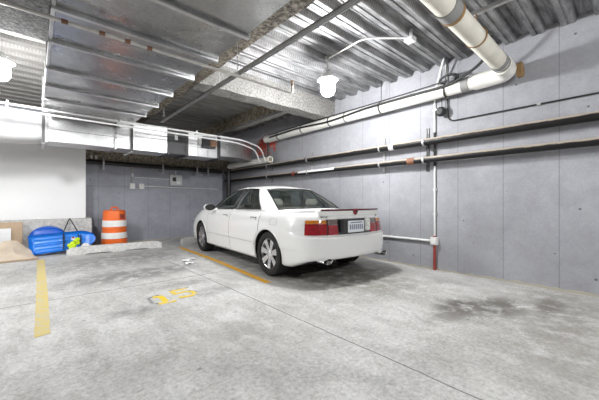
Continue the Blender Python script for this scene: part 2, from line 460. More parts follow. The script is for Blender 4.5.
# ------------------------------------------------------------------ duct across the back
FY, CZ0, CZ1 = 6.9, 2.19, 2.76
t = thing('cross_duct', (2, 7.2, CZ0), 'long pale duct across the back with dark access section and wrapped left end', 'duct')
mb = MB(); rows = []
for i in range(25):
    xx = -4.2 + i*(4.35)/24; b_ = .05*math.sin(max(0, (xx+1.6))*1.7) if xx < .1 else 0
    sag = .04*math.sin(xx*2.1) + random.uniform(-.01, .01)
    rr = []
    for j in range(20):
        a = 2*PI*j/20; c, d = math.cos(a), math.sin(a)
        q = (abs(c)**5+abs(d)**5)**(-.2)
        rr.append((xx, FY+.32+.33*c*q*(1+b_), (CZ0+CZ1)/2-.03+sag*.4+d*q*(.25+b_*.8)))
    rows.append(rr)
mb.grid(rows, closed_v=True, cap=True); o = mb.build('wrapped_section', 'wrap_white', t, angle=50)
def dsec(x0, x1, mat, name, y0=FY, z0=CZ0, z1=CZ1):
    return MB().bx((x0, y0, z0), (x1, y0+.62, z1)).build(name, mat, t, bevel=.006)
dsec(.18, 1.2, 'galvanised_bright', 'duct_section'); dsec(1.22, 2.22, 'galvanised_bright', 'duct_section')
o = dsec(2.24, 2.60, 'duct_dark', 'access_section', FY-.02); tag(o, 'dark grey access section')
o = MB().bx((2.36, FY-.045, 2.5), (2.42, FY-.02, 2.6)).build('latch', 'box_white', o)
dsec(2.66, 3.40, 'galvanised_bright', 'duct_section')
mb = MB().prism([(3.46, FY-.03, CZ0+.06), (4.02, FY-.03, CZ0+.06), (4.58, FY+.30, CZ0+.06), (4.58, FY+.62, CZ0+.06), (3.46, FY+.62, CZ0+.06)], (0, 0, CZ1-CZ0-.06)); mb.build('end_section', 'galvanised_bright', t, bevel=.006)
MB().bx((3.6, FY-.035, 2.42), (3.68, FY-.005, 2.52)).build('label_plate', 'box_grey', t)
for xx, w_, mt in ((1.21, .02, 'galvanised'), (2.23, .022, 'duct_dark'), (2.63, .05, 'duct_dark'), (3.43, .05, 'duct_dark'), (.16, .03, 'galvanised')):
    MB().bx((xx-w_/2-.01, FY-.035, CZ0-.03), (xx+w_/2+.01, FY+.64, CZ1+.02)).build('joint_flange', mt, t)
for xx in (2.9, 3.15): MB().bx((xx-.006, FY-.008, CZ0), (xx+.006, FY, CZ1)).build('standing_seam', 'galvanised', t)
MB().bx((.2, FY-.012, 2.40), (3.4, FY, 2.415)).build('standing_seam', 'galvanised', t)
for xx in (-.55, .12, 1.5):
    mb = MB().bx((xx-.02, FY-.05, CZ0-.04), (xx+.02, FY-.035, HC)); mb.bx((xx-.02, FY-.05, CZ0-.06), (xx+.02, FY+.66, CZ0-.04)); mb.build('hanger_strap', 'steel', t)
MB().bx((-1.18, FY-.075, 2.46), (-1.06, FY-.03, 2.56)).build('tape_patch', 'band_grey', t)
t2 = thing('damper_motor', (3.2, FY-.1, 2.45), 'small dark damper motor with brown cover on the back duct', 'motor')
MB().bx((2.98, FY-.12, 2.40), (3.30, FY-.012, 2.66)).build('housing', 'duct_dark', t2, bevel=.01)
MB().bx((3.14, FY-.19, 2.44), (3.30, FY-.12, 2.58)).build('cover', 'motor_brown', t2, bevel=.012)
MB().bx((2.90, FY-.06, 2.46), (2.97, FY-.012, 2.62)).build('terminal_box', 'box_white', t2, bevel=.008)

# ------------------------------------------------------------------ ceiling rail, sprinkler pipes, conduits
t = thing('ceiling_rail', (1.95, 3.5, 2.75), 'grey steel channel rail hung below the deck, running back beside the beam', 'rail')
mb = MB(); c_ = .021
for lo, hi in (((1.95-c_, -2, 2.75-c_), (1.95-c_+.004, 6.45, 2.75+c_)), ((1.95+c_-.004, -2, 2.75-c_), (1.95+c_, 6.45, 2.75+c_)), ((1.95-c_, -2, 2.75+c_-.004), (1.95+c_, 6.45, 2.75+c_)),
              ((1.95-c_, -2, 2.75-c_), (1.95-.006, 6.45, 2.75-c_+.004)), ((1.95+.006, -2, 2.75-c_), (1.95+c_, 6.45, 2.75-c_+.004))): mb.bx(lo, hi)
mb.build('channel', 'steel', t)
for yv in (-.5, 1.2, 3.9, 6.3):
    MB().tube([(1.95, yv, 2.76), (1.95, yv, HC if yv < 4.3 else 3.34)], .006, 6).build('hanger_rod', 'steel', t)
t = thing('sprinkler_pipe', (.5, 3.0, 2.54), 'thin grey sprinkler pipe crossing under the big duct, ending in an upturned head', 'pipe')
MB().tube(path([(-6, 3.0, 2.54), (2.53, 3.0, 2.54), (2.53, 3.0, 2.64)], .03), .0155, 10).build('pipe', 'sprinkler_paint', t)
mb = MB().lathe([(.0, 2.63), (.018, 2.63), (.018, 2.655), (.009, 2.66), (.009, 2.69), (.022, 2.693), (.022, 2.698), (0, 2.698)], (2.53, 3.0, 0), 12)
mb.build('sprinkler_head', 'rust_brown', t)
for xx in (.18, .43, .62, .8): MB().tube([(xx-.022, 3.0, 2.54), (xx+.022, 3.0, 2.54)], .018, 10).build('coupling', 'pipe_rust', t)
MB().tube([(1.72, 3.0, 2.54), (1.72, 3.0, 2.92)], .006, 6).build('hanger_rod', 'steel', t)
MB().tube([(-.62, 3.0, 2.54), (-.62, 3.0, 2.93)], .006, 6).build('hanger_rod', 'steel', t)
for dy, dz, lb, gx in ((0, 0, 'upper', 0), (.06, -.065, 'lower', -.12)):
    t = thing('ceiling_conduit', (1.5, 6.25+dy, 2.60+dz), lb + ' of two slim pale conduits crossing in front of the long back duct', 'conduit')
    MB().tube(path([(-6, 6.25+dy, 2.585+dz), (3.72+gx, 6.25+dy, 2.585+dz), (4.35+gx, 6.4+dy, 2.50+dz), (4.62+gx, 6.6+dy, 2.2+dz)], .2), .017, 8).build('pipe', 'conduit', t)
    for xx in (-.3, 1.15, 2.6): MB().bx((xx-.014, 6.23+dy, 2.56+dz), (xx+.014, 6.27+dy, 2.63+dz)).build('clamp', 'steel', t)

# ------------------------------------------------------------------ lamps
def lamp_parts(t, x, y, ztop, zc, glow):
    MB().tube([(x, y, ztop), (x, y, zc+.19)], .010, 8).build('rod', 'steel', t)
    MB().lathe([(0, .215), (.035, .213), (.055, .20), (.06, .175), (.085, .165), (.095, .15), (.095, .115), (.14, .10), (.145, .088), (.09, .084), (.0, .084)], (x, y, zc), 28).build('collar', 'lamp_metal', t)
    MB().lathe([(.0, .083), (.098, .083), (.102, .04), (.104, -.02), (.098, -.08), (.078, -.118), (.045, -.137), (0, -.143)], (x, y, zc), 28).build('globe', glow, t, angle=60)
LX, LY = 3.21, 3.0
t = thing('pendant_lamp', (LX, LY, 3.18), 'lit white jar pendant lamp hanging above the car boot', 'lamp', 'jar pendant lamps')
lamp_parts(t, LX, LY, 3.20, 2.80, 'lamp_glow')
t = thing('pendant_lamp', (-.32, 5.2, 3.25), 'lit pendant lamp at the left edge, hanging left of the big duct', 'lamp', 'jar pendant lamps')
lamp_parts(t, -.32, 5.2, 3.3, 2.75, 'lamp_glow_mid')
t = thing('ceiling_conduit', (3.3, 2.4, 3.2), 'bent conduit carrying the lamp above the car from its ceiling box', 'conduit')
MB().tube(path([(LX, LY, 3.2), (3.20, 2.36, 3.24), (3.62, 1.98, 3.24)], .12), .011, 8).build('pipe', 'conduit', t)
MB().bx((LX-.03, LY-.03, 3.18), (LX+.03, LY+.03, 3.24)).build('elbow_fitting', 'steel', t, bevel=.006)
t = thing('junction_box', (3.66, 1.95, 3.2), 'small square metal ceiling box at the end of the lamp conduit', 'junction box')
MB().bx((3.60, 1.90, 3.19), (3.71, 2.02, 3.25)).build('box', 'box_grey', t, bevel=.005)
MB().bx((3.66, 1.94, 3.25), (3.69, 1.98, 3.42)).build('bracket', 'steel', t)

# ------------------------------------------------------------------ long black pipes on the right wall
def wall_pipe(z, r, label, patches):
    t = thing('wall_pipe', (4.78, 3, z), label, 'pipe', 'black pipes along the right wall')
    MB().tube([(4.78, Y0, z), (4.78, 9.1, z)], r, 16).build('pipe', 'pipe_dusty', t)
    for (y0, y1, mt) in patches: MB().tube([(4.78, y0, z), (4.78, y1, z)], r+.008, 16).build('coupling', mt, t)
    mb = MB()
    return t
def dusty():
    m, nt, b = new_mat('pipe_dusty'); g = NG(nt); P = g.P()
    nz = g.sep(g.n('ShaderNodeNewGeometry').outputs['Normal'])[2]
    n = g.noise(g.scale(P, (1, .5, 1)), 9, 6, .75)
    f = g.ramp(g.math('ADD', g.math('MULTIPLY', nz, .75), g.math('MULTIPLY', n, .6)), [(.52, 0.0), (.72, 1.0)])
    c = g.mix(f, (.010, .0095, .0095), (.42, .36, .29))
    b.inputs['Specular IOR Level'].default_value = .3
    g.set(b.inputs['Base Color'], c); b.inputs['Roughness'].default_value = .45
    M['pipe_dusty'] = m
dusty()
wall_pipe(2.09, .055, 'upper of the two long black pipes on the right wall', ((2.86, 2.95, 'box_grey'), (5.1, 5.16, 'pipe_black'), (-.2, -.1, 'pipe_black')))
wall_pipe(1.80, .05, 'lower of the two long black pipes on the right wall', ((2.48, 2.6, 'pipe_rust'), (5.55, 5.62, 'red_paint')))
# white paper tape left on the pipes
t = thing('pipe_label', (4.74, 5, 1.85), 'long torn white label strip on the lower black pipe behind the car', 'label')
mb = MB(); rows = []
for i in range(12):
    yv = 4.25+i*.105; h = random.uniform(.35, .75)
    rows.append([(4.78-.053*math.cos(a), yv, 1.80+.053*math.sin(a)) for a in [(-.1)+h*k for k in range(3)]])
mb.grid(rows); mb.build('strip', 'paper', t)
for yv, z0, z1 in ((2.32, 1.62, 2.34), (3.15, 1.66, 2.30), (5.1, 1.66, 2.28), (6.7, 1.66, 2.25)):
    t = thing('pipe_bracket', (4.9, yv, z0), {2.32: 'tall dark slotted wall bracket beside the vertical conduit', 3.15: 'galvanised pipe bracket second along from the vertical conduit', 5.1: 'galvanised pipe bracket above the car roof', 6.7: 'galvanised pipe bracket near the red painted wall corner'}[yv], 'bracket')
    mt = 'pipe_black' if yv == 2.32 else 'steel'
    mb = MB().bx((4.905, yv-.022, z0), (WX, yv-.008, z1)); mb.bx((4.905, yv+.008, z0), (WX, yv+.022, z1)); mb.bx((4.92, yv-.022, z0), (WX, yv+.022, z1))
    mb.build('channel', mt, t)
    for z, r in ((2.09, .055), (1.80, .05)):
        mb = MB(); rows = []
        for i in range(15):
            a = PI*.5 + PI*i/14 if True else 0
            rows.append([(4.78+(r+k)*math.cos(a), yv+w_, z+(r+k)*math.sin(a)) for k, w_ in ((.001, -.014), (.009, -.014), (.009, .014), (.001, .014))])
        mb.grid(rows, closed_v=True, cap=True)
        mb.bx((4.78, yv-.014, z-r-.009), (4.91, yv+.014, z-r)); mb.bx((4.78, yv-.014, z+r), (4.91, yv+.014, z+r+.009))
        mb.build('clamp', 'steel', t)
# thin black line on the wall
t = thing('wall_cable', (4.9, 0, 2.385), 'thin dark cable conduit running level along the upper right wall, dropping from the deck', 'cable')
MB().tube(path([(4.905, 2.02, 3.3), (4.905, 1.98, 2.385), (4.905, Y0, 2.385)], .09), .010, 8).build('pipe', 'pipe_black', t)
MB().tube([(4.905, 2.02, 3.3), (4.905, 1.995, 2.75)], .013, 8).build('sleeve', 'conduit', t)
for yv in (.85, -.3): MB().bx((4.895, yv-.02, 2.37), (WX, yv+.02, 2.40)).build('clip', 'steel', t)
# vertical conduit
t = thing('vertical_conduit', (4.9, 2.2, 0), 'vertical pale conduit down the right wall with red painted foot', 'conduit')
o = MB().tube(path([(4.72, 1.98, 3.33), (4.76, 2.06, 3.1), (4.905, 2.2, 2.9), (4.905, 2.2, .55)], .1), .014, 10).build('pipe', 'conduit', t)
MB().tube([(4.900, 2.2, .0), (4.900, 2.2, .56)], .022, 12).build('pipe_foot', 'red_paint', t)
MB().tube([(4.905, 2.2, 1.70), (4.905, 2.2, 2.25)], .018, 10).build('sleeve', 'pipe_black', t)
for z in (2.6, 1.3, .9): MB().bx((4.90, 2.17, z), (WX, 2.23, z+.03)).build('clip', 'steel', t)
t = thing('junction_box', (4.85, 2.2, .42), 'small white box on the vertical conduit near the floor', 'junction box')
MB().bx((4.85, 2.145, .41), (WX, 2.255, .54)).build('box', 'box_white', t, bevel=.008)
MB().bx((4.842, 2.16, .425), (4.85, 2.24, .525)).build('cover', 'box_white', t, bevel=.002)
t = thing('wall_conduit', (4.89, 4, .475), 'low level conduit along the right wall going behind the car', 'conduit')
MB().tube([(4.895, 2.26, .475), (4.895, 9.0, .475)], .019, 10).build('pipe', 'conduit', t)
for yv in (3.0, 5.0, 7.0): MB().bx((4.90, yv-.02, .45), (WX, yv+.02, .50)).build('clip', 'steel', t)
# hanging black horn
t = thing('alarm_bell', (4.84, 2.07, 2.5), 'round black bell hung under the white pipe by the conduits', 'bell')
mb = MB().lathe([(0, -.055), (.045, -.052), (.07, -.03), (.078, 0), (.07, .03), (.045, .05), (0, .055)], (4.83, 2.07, 2.545), 20, 'x'); mb.build('gong', 'rubber_black', t)
MB().bx((4.83, 2.05, 2.53), (WX, 2.09, 2.56)).build('bracket', 'pipe_black', t)
MB().tube([(4.87, 2.07, 2.58), (4.87, 2.07, 3.3)], .006, 6).build('rod', 'pipe_black', t)

# ------------------------------------------------------------------ big white drain pipe
DZ, DXX, DR = 2.835, 4.74, .085
t = thing('drain_pipe', (DXX, 3, DZ), 'large white plastic drain pipe coming off the deck and turning along the right wall', 'pipe')
MB().tube([(1.9, 1.13, DZ+.03), (4.55, 1.13, DZ)], DR+.012, 20).build('ceiling_run', 'pvc_stained', t)
MB().tube(path([(4.40, 1.13, DZ), (DXX, 1.13, DZ), (DXX, 1.55, DZ)], .2), DR+.028, 20).build('elbow', 'pvc', t)
MB().tube(bezier([(DXX, 1.45, DZ), (DXX+.01, 3, DZ-.005), (DXX, 5, DZ-.015), (DXX-.0, 6.5, DZ-.03)], 10), DR+.012, 20).build('wall_run', 'pvc', t)
o = MB().tube([(DXX, 1.04, DZ), (DXX, .985, DZ)], DR+.01, 20).build('clean_out_plug', 'rust_brown', t); tag(o, 'brown clean out plug')
for a, b_, r in (((4.22, 1.13, DZ), (4.30, 1.13, DZ), DR+.02), ((4.34, 1.13, DZ), (4.37, 1.13, DZ), DR+.018), ((DXX, 1.62, DZ), (DXX, 1.72, DZ), DR+.018), ((DXX, 3.9, DZ-.008), (DXX, 3.94, DZ-.008), DR+.017), ((DXX, 5.2, DZ-.015), (DXX, 5.25, DZ-.015), DR+.017), ((DXX, 6.1, DZ-.025), (DXX, 6.16, DZ-.025), DR+.017)):
    MB().tube([a, b_], r, 20).build('band', 'band_grey', t)
MB().tube([(2.72, 1.13, DZ+.02), (2.86, 1.13, DZ+.02)], DR+.022, 20).build('coupling', 'band_grey', t)
MB().tube([(2.86, 1.13, DZ+.02), (2.90, 1.13, DZ+.02)], DR+.026, 20).build('gasket', 'rust_brown', t)
MB().lathe([(0, 6.5), (DR-.02, 6.5), (DR+.012, 6.5), (DR+.012, 6.72), (DR-.03, 6.74), (0, 6.74)], (DXX, 0, DZ-.03), 20, 'y').build('end_cap', 'pvc', t)
MB().tube([(DXX, 6.62, DZ-.1), (DXX, 6.62, 2.33)], .03, 10).build('drop_pipe', 'pipe_black', t)
# hanger rods of the wall run
for yv in (1.95, 3.1, 4.35):
    mb = MB().tube([(DXX, yv, DZ+.07), (DXX, yv, 3.34 if yv < 4.3 else 2.95)], .006, 6)
    rows = []
    for i in range(20):
        a = 2*PI*i/20; rows.append([(DXX+(DR+k)*math.cos(a), yv+w_, DZ-.008+(DR+k)*math.sin(a)) for k, w_ in ((.010, -.012), (.019, -.012), (.019, .012), (.010, .012))])
    mb.grid(rows, closed_u=True, closed_v=True); mb.build('pipe_hanger', 'pipe_black', t)
# small second pipe and hanger at the top
t = thing('branch_pipe', (3.0, .98, 3.05), 'slim stained white branch pipe beside the drain pipe at the top edge', 'pipe')
MB().tube(path([(1.9, 1.2, 3.03), (3.34, 1.2, 3.02), (3.44, 1.17, 2.95)], .05), .044, 14).build('pipe', 'pvc_stained', t)
MB().tube([(3.20, 1.2, 3.02), (3.28, 1.2, 3.02)], .05, 14).build('fitting', 'rust_brown', t)
t = thing('pipe_hanger', (3.25, 1.0, 3.1), 'pale steel strut hanger over the drain pipe at the top edge', 'hanger')
MB().bx((3.47, .40, 3.09), (3.51, 1.30, 3.13)).build('strut', 'galvanised_bright', t)
for yv in (.48, 1.26): MB().tube([(3.49, yv, 3.1), (3.49, yv, 3.3)], .007, 6).build('rod', 'steel', t)
rows = []
mb = MB()
for i in range(20):
    a = 2*PI*i/20; rows.append([(3.49+w_, 1.13+(DR+k)*math.cos(a), DZ+.02+(DR+k)*math.sin(a)) for k, w_ in ((.013, -.015), (.022, -.015), (.022, .015), (.013, .015))])
mb.grid(rows, closed_u=True, closed_v=True).tube([(3.49, 1.13, DZ+.11), (3.49, 1.13, 3.1)], .008, 6); mb.build('ring_clamp', 'rust_brown', t)
# cables draped along the pipe
def cable(pts, r, label):
    t = tag(MB().tube(bezier(pts, 10), r, 8).build('cable', 'rubber_black'), label, 'cable', 'black cables on the drain pipe')
    return t
cable([(4.45, 1.26, 3.28), (4.52, 1.30, 3.12), (4.56, 1.5, 2.96), (4.615, 1.9, 2.86), (4.62, 2.5, 2.86), (4.62, 3.4, 2.85), (4.625, 4.3, 2.80), (4.62, 5.3, 2.83), (4.622, 6.4, 2.80)], .020, 'thick black cable dropping from the deck and draped along the white drain pipe')
cable([(4.66, 1.9, 2.94), (4.66, 2.6, 2.925), (4.66, 3.6, 2.915), (4.655, 4.6, 2.905), (4.66, 5.6, 2.90), (4.665, 6.5, 2.885)], .012, 'thin black cable lying along the top of the white drain pipe')
mb = MB()
for k in range(3):
    r_ = .10+.015*k
    mb.tube([(4.72+.02*k, 1.92+r_*1.1*math.cos(2*PI*i/24), 2.98+r_*.55*math.sin(2*PI*i/24)+.01*k) for i in range(25)], .009, 7)
tag(mb.build('cable_coil', 'rubber_black'), 'small coil of black cable tied above the drain pipe', 'cable')

# lower white pipe stub at the corner
t = thing('pipe_stub', (4.72, 7.4, 2.3), 'short white pipe with open yellowed end under the drain pipe at the far corner', 'pipe')
MB().lathe([(.07, 8.7), (.082, 8.7), (.082, 6.5), (.066, 6.5), (.066, 8.7)], (4.70, 0, 2.24), 20, 'y', closed=True).build('pipe', 'pvc', t)
MB().lathe([(.087, 6.46), (.087, 6.6), (.06, 6.6), (.06, 6.46)], (4.70, 0, 2.24), 20, 'y', closed=True).build('collar', 'pvc_stained', t)
MB().lathe([(0, 6.62), (.065, 6.62), (.065, 6.64), (0, 6.64)], (4.70, 0, 2.24), 20, 'y').build('plug', 'rust_brown', t)
# corner downpipe and back wall pipe
t = thing('corner_downpipe', (4.74, 8.5, 0), 'thick black vertical downpipe in the far corner behind the car', 'pipe')
MB().tube([(4.70, 8.75, 0), (4.70, 8.75, 2.2)], .075, 16).build('pipe', 'pipe_black', t)
MB().tube([(4.70, 8.75, 1.1), (4.70, 8.75, 1.2)], .088, 16).build('coupling', 'pipe_black', t)
t = thing('back_pipe', (2.8, 9.05, 2.11), 'long black pipe along the top of the back wall under the brown beam', 'pipe')
MB().tube([(.95, 9.03, 2.11), (4.6, 9.03, 2.09)], .055, 14).build('pipe', 'pipe_black', t)
for xx in (1.06, 1.16): MB().tube([(xx, 8.98, 2.19), (xx, 8.98, 2.27)], .03, 10).build('valve_cap', 'box_white', t)
for xx in (1.32, 2.75, 3.75, 4.1): 
    mb = MB().bx((xx-.02, 8.955, 1.93), (xx+.02, 8.97, 2.2)); mb.bx((xx-.02, 8.955, 1.98), (xx+.02, BY, 2.0)); mb.build('bracket', 'steel', t)
t = thing('meter_box', (3.2, 9.25, 1.62), 'grey electrical meter box on the back wall', 'electrical box')
MB().bx((3.02, 9.16, 1.60), (3.36, BY, 1.92)).build('box', 'box_grey', t, bevel=.01)
MB().bx((3.08, 9.15, 1.72), (3.18, 9.16, 1.84)).build('dial', 'rubber_black', t)
MB().bx((3.20, 9.15, 1.66), (3.30, 9.16, 1.72)).build('label_plate', 'paper', t)
MB().tube([(3.2, 9.24, 1.92), (3.2, 9.24, 2.16)], .015, 8).build('conduit', 'conduit', t)
for xx, lb in ((2.03, 'left of two small pale outlet boxes on the back wall'), (2.26, 'right of two small pale outlet boxes on the back wall')):
    t = thing('outlet_box', (xx, 9.25, 1.5), lb, 'outlet box')
    MB().bx((xx-.065, 9.22, 1.47), (xx+.065, BY, 1.62)).build('box', 'box_white', t, bevel=.006)
    MB().bx((xx-.035, 9.212, 1.5), (xx+.035, 9.22, 1.59)).build('cover', 'paper', t)
t = thing('wall_conduit', (2.07, 9.27, 1.6), 'pale vertical conduit rising from the outlet boxes on the back wall', 'conduit')
MB().tube([(2.04, 9.27, 1.62), (2.04, 9.27, 2.16)], .018, 8).build('pipe', 'sprinkler_paint', t)
MB().tube([(2.04, 9.27, 1.80), (2.04, 9.27, 1.9)], .026, 8).build('coupling', 'conduit', t)
t = thing('wall_conduit', (3.4, 9.27, 1.54), 'pale level conduit along the back wall right of the outlet boxes', 'conduit')
MB().tube([(2.33, 9.27, 1.55), (4.62, 9.27, 1.53)], .014, 8).build('pipe', 'conduit', t)
MB().tube([(2.1, 9.27, 1.79), (3.02, 9.27, 1.78)], .012, 8).build('branch', 'conduit', t)

# ------------------------------------------------------------------ floor markings
def flat(poly, z=.004): return [(p[0], p[1], z) for p in poly]
def marking(name, polys, mat, label, cat):
    t_ = MB()
    for p in polys: t_.prism([(q[0], q[1], 0.0005) for q in p], (0, 0, .0025))
    return tag(t_.build(name, mat, smooth=False), label, cat)
marking('parking_line', [[(0, 3.28), (.105, 3.30), (.13, 5.2), (.15, 7.6), (.04, 7.6), (.02, 5.0)]], 'stripe_faded', 'faded pale yellow parking line at the left, leading to the blue sled', 'floor marking')
marking('parking_line', [[(2.37, 3.38), (2.46, 3.36), (2.62, 5.2), (2.72, 7.4), (2.62, 7.42), (2.53, 5.2)]], 'stripe_yellow', 'orange yellow parking line beside the white car', 'floor marking')
t = thing('bay_number', (1.25, 3.62, 0), 'worn yellow bay number 15 painted on the floor', 'floor marking')
def strip(pts, w): # poly-line stroke as quads
    out = []
    for a, b_ in zip(pts, pts[1:]):
        a, b_ = Vector(a), Vector(b_); n = (b_-a).normalized(); n = Vector((-n.y, n.x))*w/2
        e = (b_-a).normalized()*w*.3
        out.append([a-n-e, b_-n+e, b_+n+e, a+n-e])
    return out
def digit(polys, mat, name, z):
    m_ = MB()
    for k, p in enumerate(polys): m_.prism([(1.20+(q[0]-1.27)*.86, 3.66+(q[1]-3.70)*.86, z) for q in p], (0, 0, .002+.0002*k))
    return m_.build(name, mat, t, smooth=False)
digit(strip([(1.02, 3.78), (1.0, 3.55), (1.10, 3.46)], .04) + strip([(1.02, 3.80), (1.16, 3.86)], .04), 'digit_grey', 'old_digit', .0005)
digit(strip([(1.10, 3.80), (1.17, 3.78), (1.16, 3.46)], .075) + strip([(1.08, 3.47), (1.25, 3.46)], .07), 'digit_yellow', 'digit', .001)
digit(strip([(1.36, 3.98), (1.62, 3.98)], .045) + strip([(1.56, 3.80), (1.62, 3.66)], .05), 'digit_grey', 'old_digit', .0005)
digit(strip([(1.58, 3.93), (1.36, 3.92), (1.36, 3.74), (1.50, 3.78), (1.58, 3.72), (1.58, 3.60), (1.50, 3.53), (1.36, 3.56)], .06), 'digit_yellow', 'digit', .001)

# ------------------------------------------------------------------ wheel stops
def wheel_stop(x0, x1, y, label, tilt=0.0):
    t = MB(); rows = []; n = 20
    for i in range(n+1):
        xx = x0+(x1-x0)*i/n; e = min(i, n-i); k = 1 if e > 1 else (.72 if e == 0 else .95)
        lift = .02 if (4 <= i <= 8 or 12 <= i <= 16) else 0
        q = [random.uniform(-.008, .008) for _ in range(4)]
        rows.append([(xx, y-.085, lift), (xx, y-.082+q[0], .10*k), (xx, y-.055+q[1], .165*k+q[3]), (xx, y+.055+q[2], .165*k-q[3]), (xx, y+.082, .10*k), (xx, y+.085, lift)])
    t.grid(rows, cap=True)
    t.add([r_[0] for r_ in rows]+[r_[-1] for r_ in rows], [(i, i+1, n+1+i+1, n+1+i) for i in range(n)])
    return tag(t.build('wheel_stop', 'stop_concrete', angle=40), label, 'wheel stop', 'concrete wheel stops')
wheel_stop(.50, 2.34, 7.80, 'long pale concrete wheel stop in front of the orange drum')
wheel_stop(2.92, 4.6, 8.0, 'pale concrete wheel stop at the front of the white car')

# ------------------------------------------------------------------ traffic drum
DXc, DYc = 1.46, 8.42
t = thing('traffic_drum', (DXc, DYc, 0), 'orange and white striped traffic drum by the back wall', 'traffic drum')
prof = [(0, .02), (.305, .02), (.305, .06), (.30, .065)]
prof_t = [(.30, .065), (.297, .20), (.290, .205), (.288, .36), (.281, .365), (.279, .52), (.272, .525), (.270, .68), (.263, .685), (.258, .86), (.245, .90), (.20, .915), (0, .915)]
KD = .91
prof_t = [(r_*KD, h_) for r_, h_ in prof_t]
MB().lathe([(0, 0), (.34, 0), (.34, .05), (.285, .06), (.285, .035), (0, .035)], (DXc, DYc, 0), 32).build('base_ring', 'rubber_black', t)
MB().lathe([(0, .055)] + prof_t, (DXc, DYc, 0), 32).build('body', 'drum_orange', t)
for z0, z1, ra, rb in ((.24, .38, .2965, .2895), (.52, .67, .2815, .2745)):
    MB().lathe([(ra*KD-.006, z0), (ra*KD, z0), (rb*KD, z1), (rb*KD-.006, z1)], (DXc, DYc, 0), 32, closed=True).build('reflective_band', 'drum_white', t)
mb = MB(); mb.tube(path([(DXc-.075, DYc, .91), (DXc-.06, DYc, .98), (DXc+.06, DYc, .98), (DXc+.075, DYc, .91)], .03), .018, 8); mb.build('handle', 'drum_orange', t)
mb = MB(); a0 = -1.28
rows = [[(DXc+.25*math.cos(a), DYc+.25*math.sin(a), z) for z in (.70, .82)] for a in [a0+.10*i for i in range(6)]]
rows2 = [[(DXc+.25*math.cos(a), DYc+.25*math.sin(a), z) for z in (.70, .82)] for a in [a0+.10*i for i in range(6)]]
mb.grid(rows2); mb.build('recess', 'red_paint', t)

# ------------------------------------------------------------------ blue sleds and bits
def sled(name, mat, loc, rot, L, Wd, depth, label, square=True, groove=True):
    t = thing(name, loc, label, 'sled', 'blue plastic sleds', rot)
    ns, nt_ = 44, 28; F = []; B = []
    for i in range(ns+1):
        s = i/ns; fr = []; bk = []
        if square: hw = Wd/2*(1-.08*s) * (math.sqrt(max(0.0, 1-((s-.72)/.28)**2)) if s > .72 else 1)
        else: hw = Wd/2*math.sqrt(max(0.0, 1-(2*s-1)**2))
        hw = max(hw, .002)
        for j in range(nt_+1):
            q = -1+2*j/nt_
            e = max(abs(q)**6, (max(0, (s-.80)/.2))**2*.9, (max(0, (.06-s)/.06))**2*.9 if square else (max(0, (.2-s)/.2))**2)
            dz = -depth*(1-min(1, e))
            if abs(q) > .93: dz += .012
            if groove and .08 < s < .80: dz += .012*(1 if math.cos(q*11) > .45 else 0)
            if groove and .42 < s < .66 and abs(q) < .6 and math.cos(s*120) > .3: dz += .008
            fr.append((s*L, q*hw, dz)); bk.append((s*L, q*hw, dz-.012))
        F.append(fr); B.append(bk)
    k = nt_+1; rows = F; m_ = MB(); m_.grid(F); m_.grid([r_[::-1] for r_ in B])
    rim = [F[i][0] for i in range(ns+1)]; rimb = [B[i][0] for i in range(ns+1)]
    for (a, b_) in ((0, 0), (nt_, nt_)):
        m_.grid([[F[i][a], B[i][a]] for i in range(ns+1)])
    m_.grid([[F[0][j], B[0][j]] for j in range(k)]); m_.grid([[F[ns][j], B[ns][j]] for j in range(k)])
    m_.build('shell', mat, t, world=False, angle=55)
    return t
# leaning: local x along, local y up the board, local z out to the viewer
s1 = sled('toboggan_sled', 'sled_blue', (-.08, 8.16, .225), (R(68), R(-4), R(0)), 1.13, .42, .07, 'bright blue toboggan sled on its side with black pull rope, in front')
s2 = sled('saucer_sled', 'sled_blue_deep', (-.08, 8.42, .38), (R(72), R(3), R(0)), .62, .46, -.10, 'deep blue rounded sled behind the toboggan sled, against the plinth', square=False, groove=False)
m_ = MB().tube(path([(.47, 8.09, .10), (.48, 8.28, .46), (.60, 8.50, .745), (.72, 8.32, .48), (.78, 8.13, .14)], .03), .011, 7)
m_.build('pull_rope', 'rubber_black', s1)
m_ = MB()
for k in range(2): m_.tube([(.47+.30*k, 8.08, .12), (.48+.29*k, 8.12, .40)], .012, 7)
m_.build('strap', 'rubber_black', s1)
t = thing('knotted_rope', (.52, 8.02, .02), 'neon yellow knotted rope bundle in front of the blue toboggan sled', 'rope')
m_ = MB()
pts = [(.36, 8.05, .05), (.43, 8.02, .12), (.38, 8.04, .18), (.47, 8.04, .22), (.44, 8.0, .08), (.53, 8.03, .17), (.60, 8.06, .23), (.57, 8.03, .28), (.65, 8.05, .30), (.66, 8.06, .22)]
pts = [(.56+(p[0]-.36)*.5, p[1], p[2]) for p in pts]
for p in pts:
    m_.lathe([(0, -.045), (.03, -.035), (.046, 0), (.03, .035), (0, .045)], p, 12)
m_.tube(bezier(pts, 5), .026, 8)
m_.build('rope', 'neon', t)
MB().bx((.60, 8.00, .30), (.66, 8.02, .36)).build('tag', 'paper', t); MB().bx((.605, 7.995, .335), (.645, 8.0, .365)).build('tag', 'red_paint', t)
# crumpled white bag
m_ = MB(); rows = []
for i in range(9):
    a = PI*i/8
    rows.append([(.84+.13*math.sin(a)*math.cos(b_)*random.uniform(.7, 1.1), 8.0+.08*math.sin(a)*math.sin(b_)*random.uniform(.7, 1.1), max(0, .11-.11*math.cos(PI-a))*random.uniform(.8, 1.0)) for b_ in [2*PI*j/14 for j in range(14)]])
m_.grid(rows, closed_v=True); tag(m_.build('crumpled_bag', 'paper', smooth=False), 'crumpled white bag between the blue sled and wheel stop', 'bag')
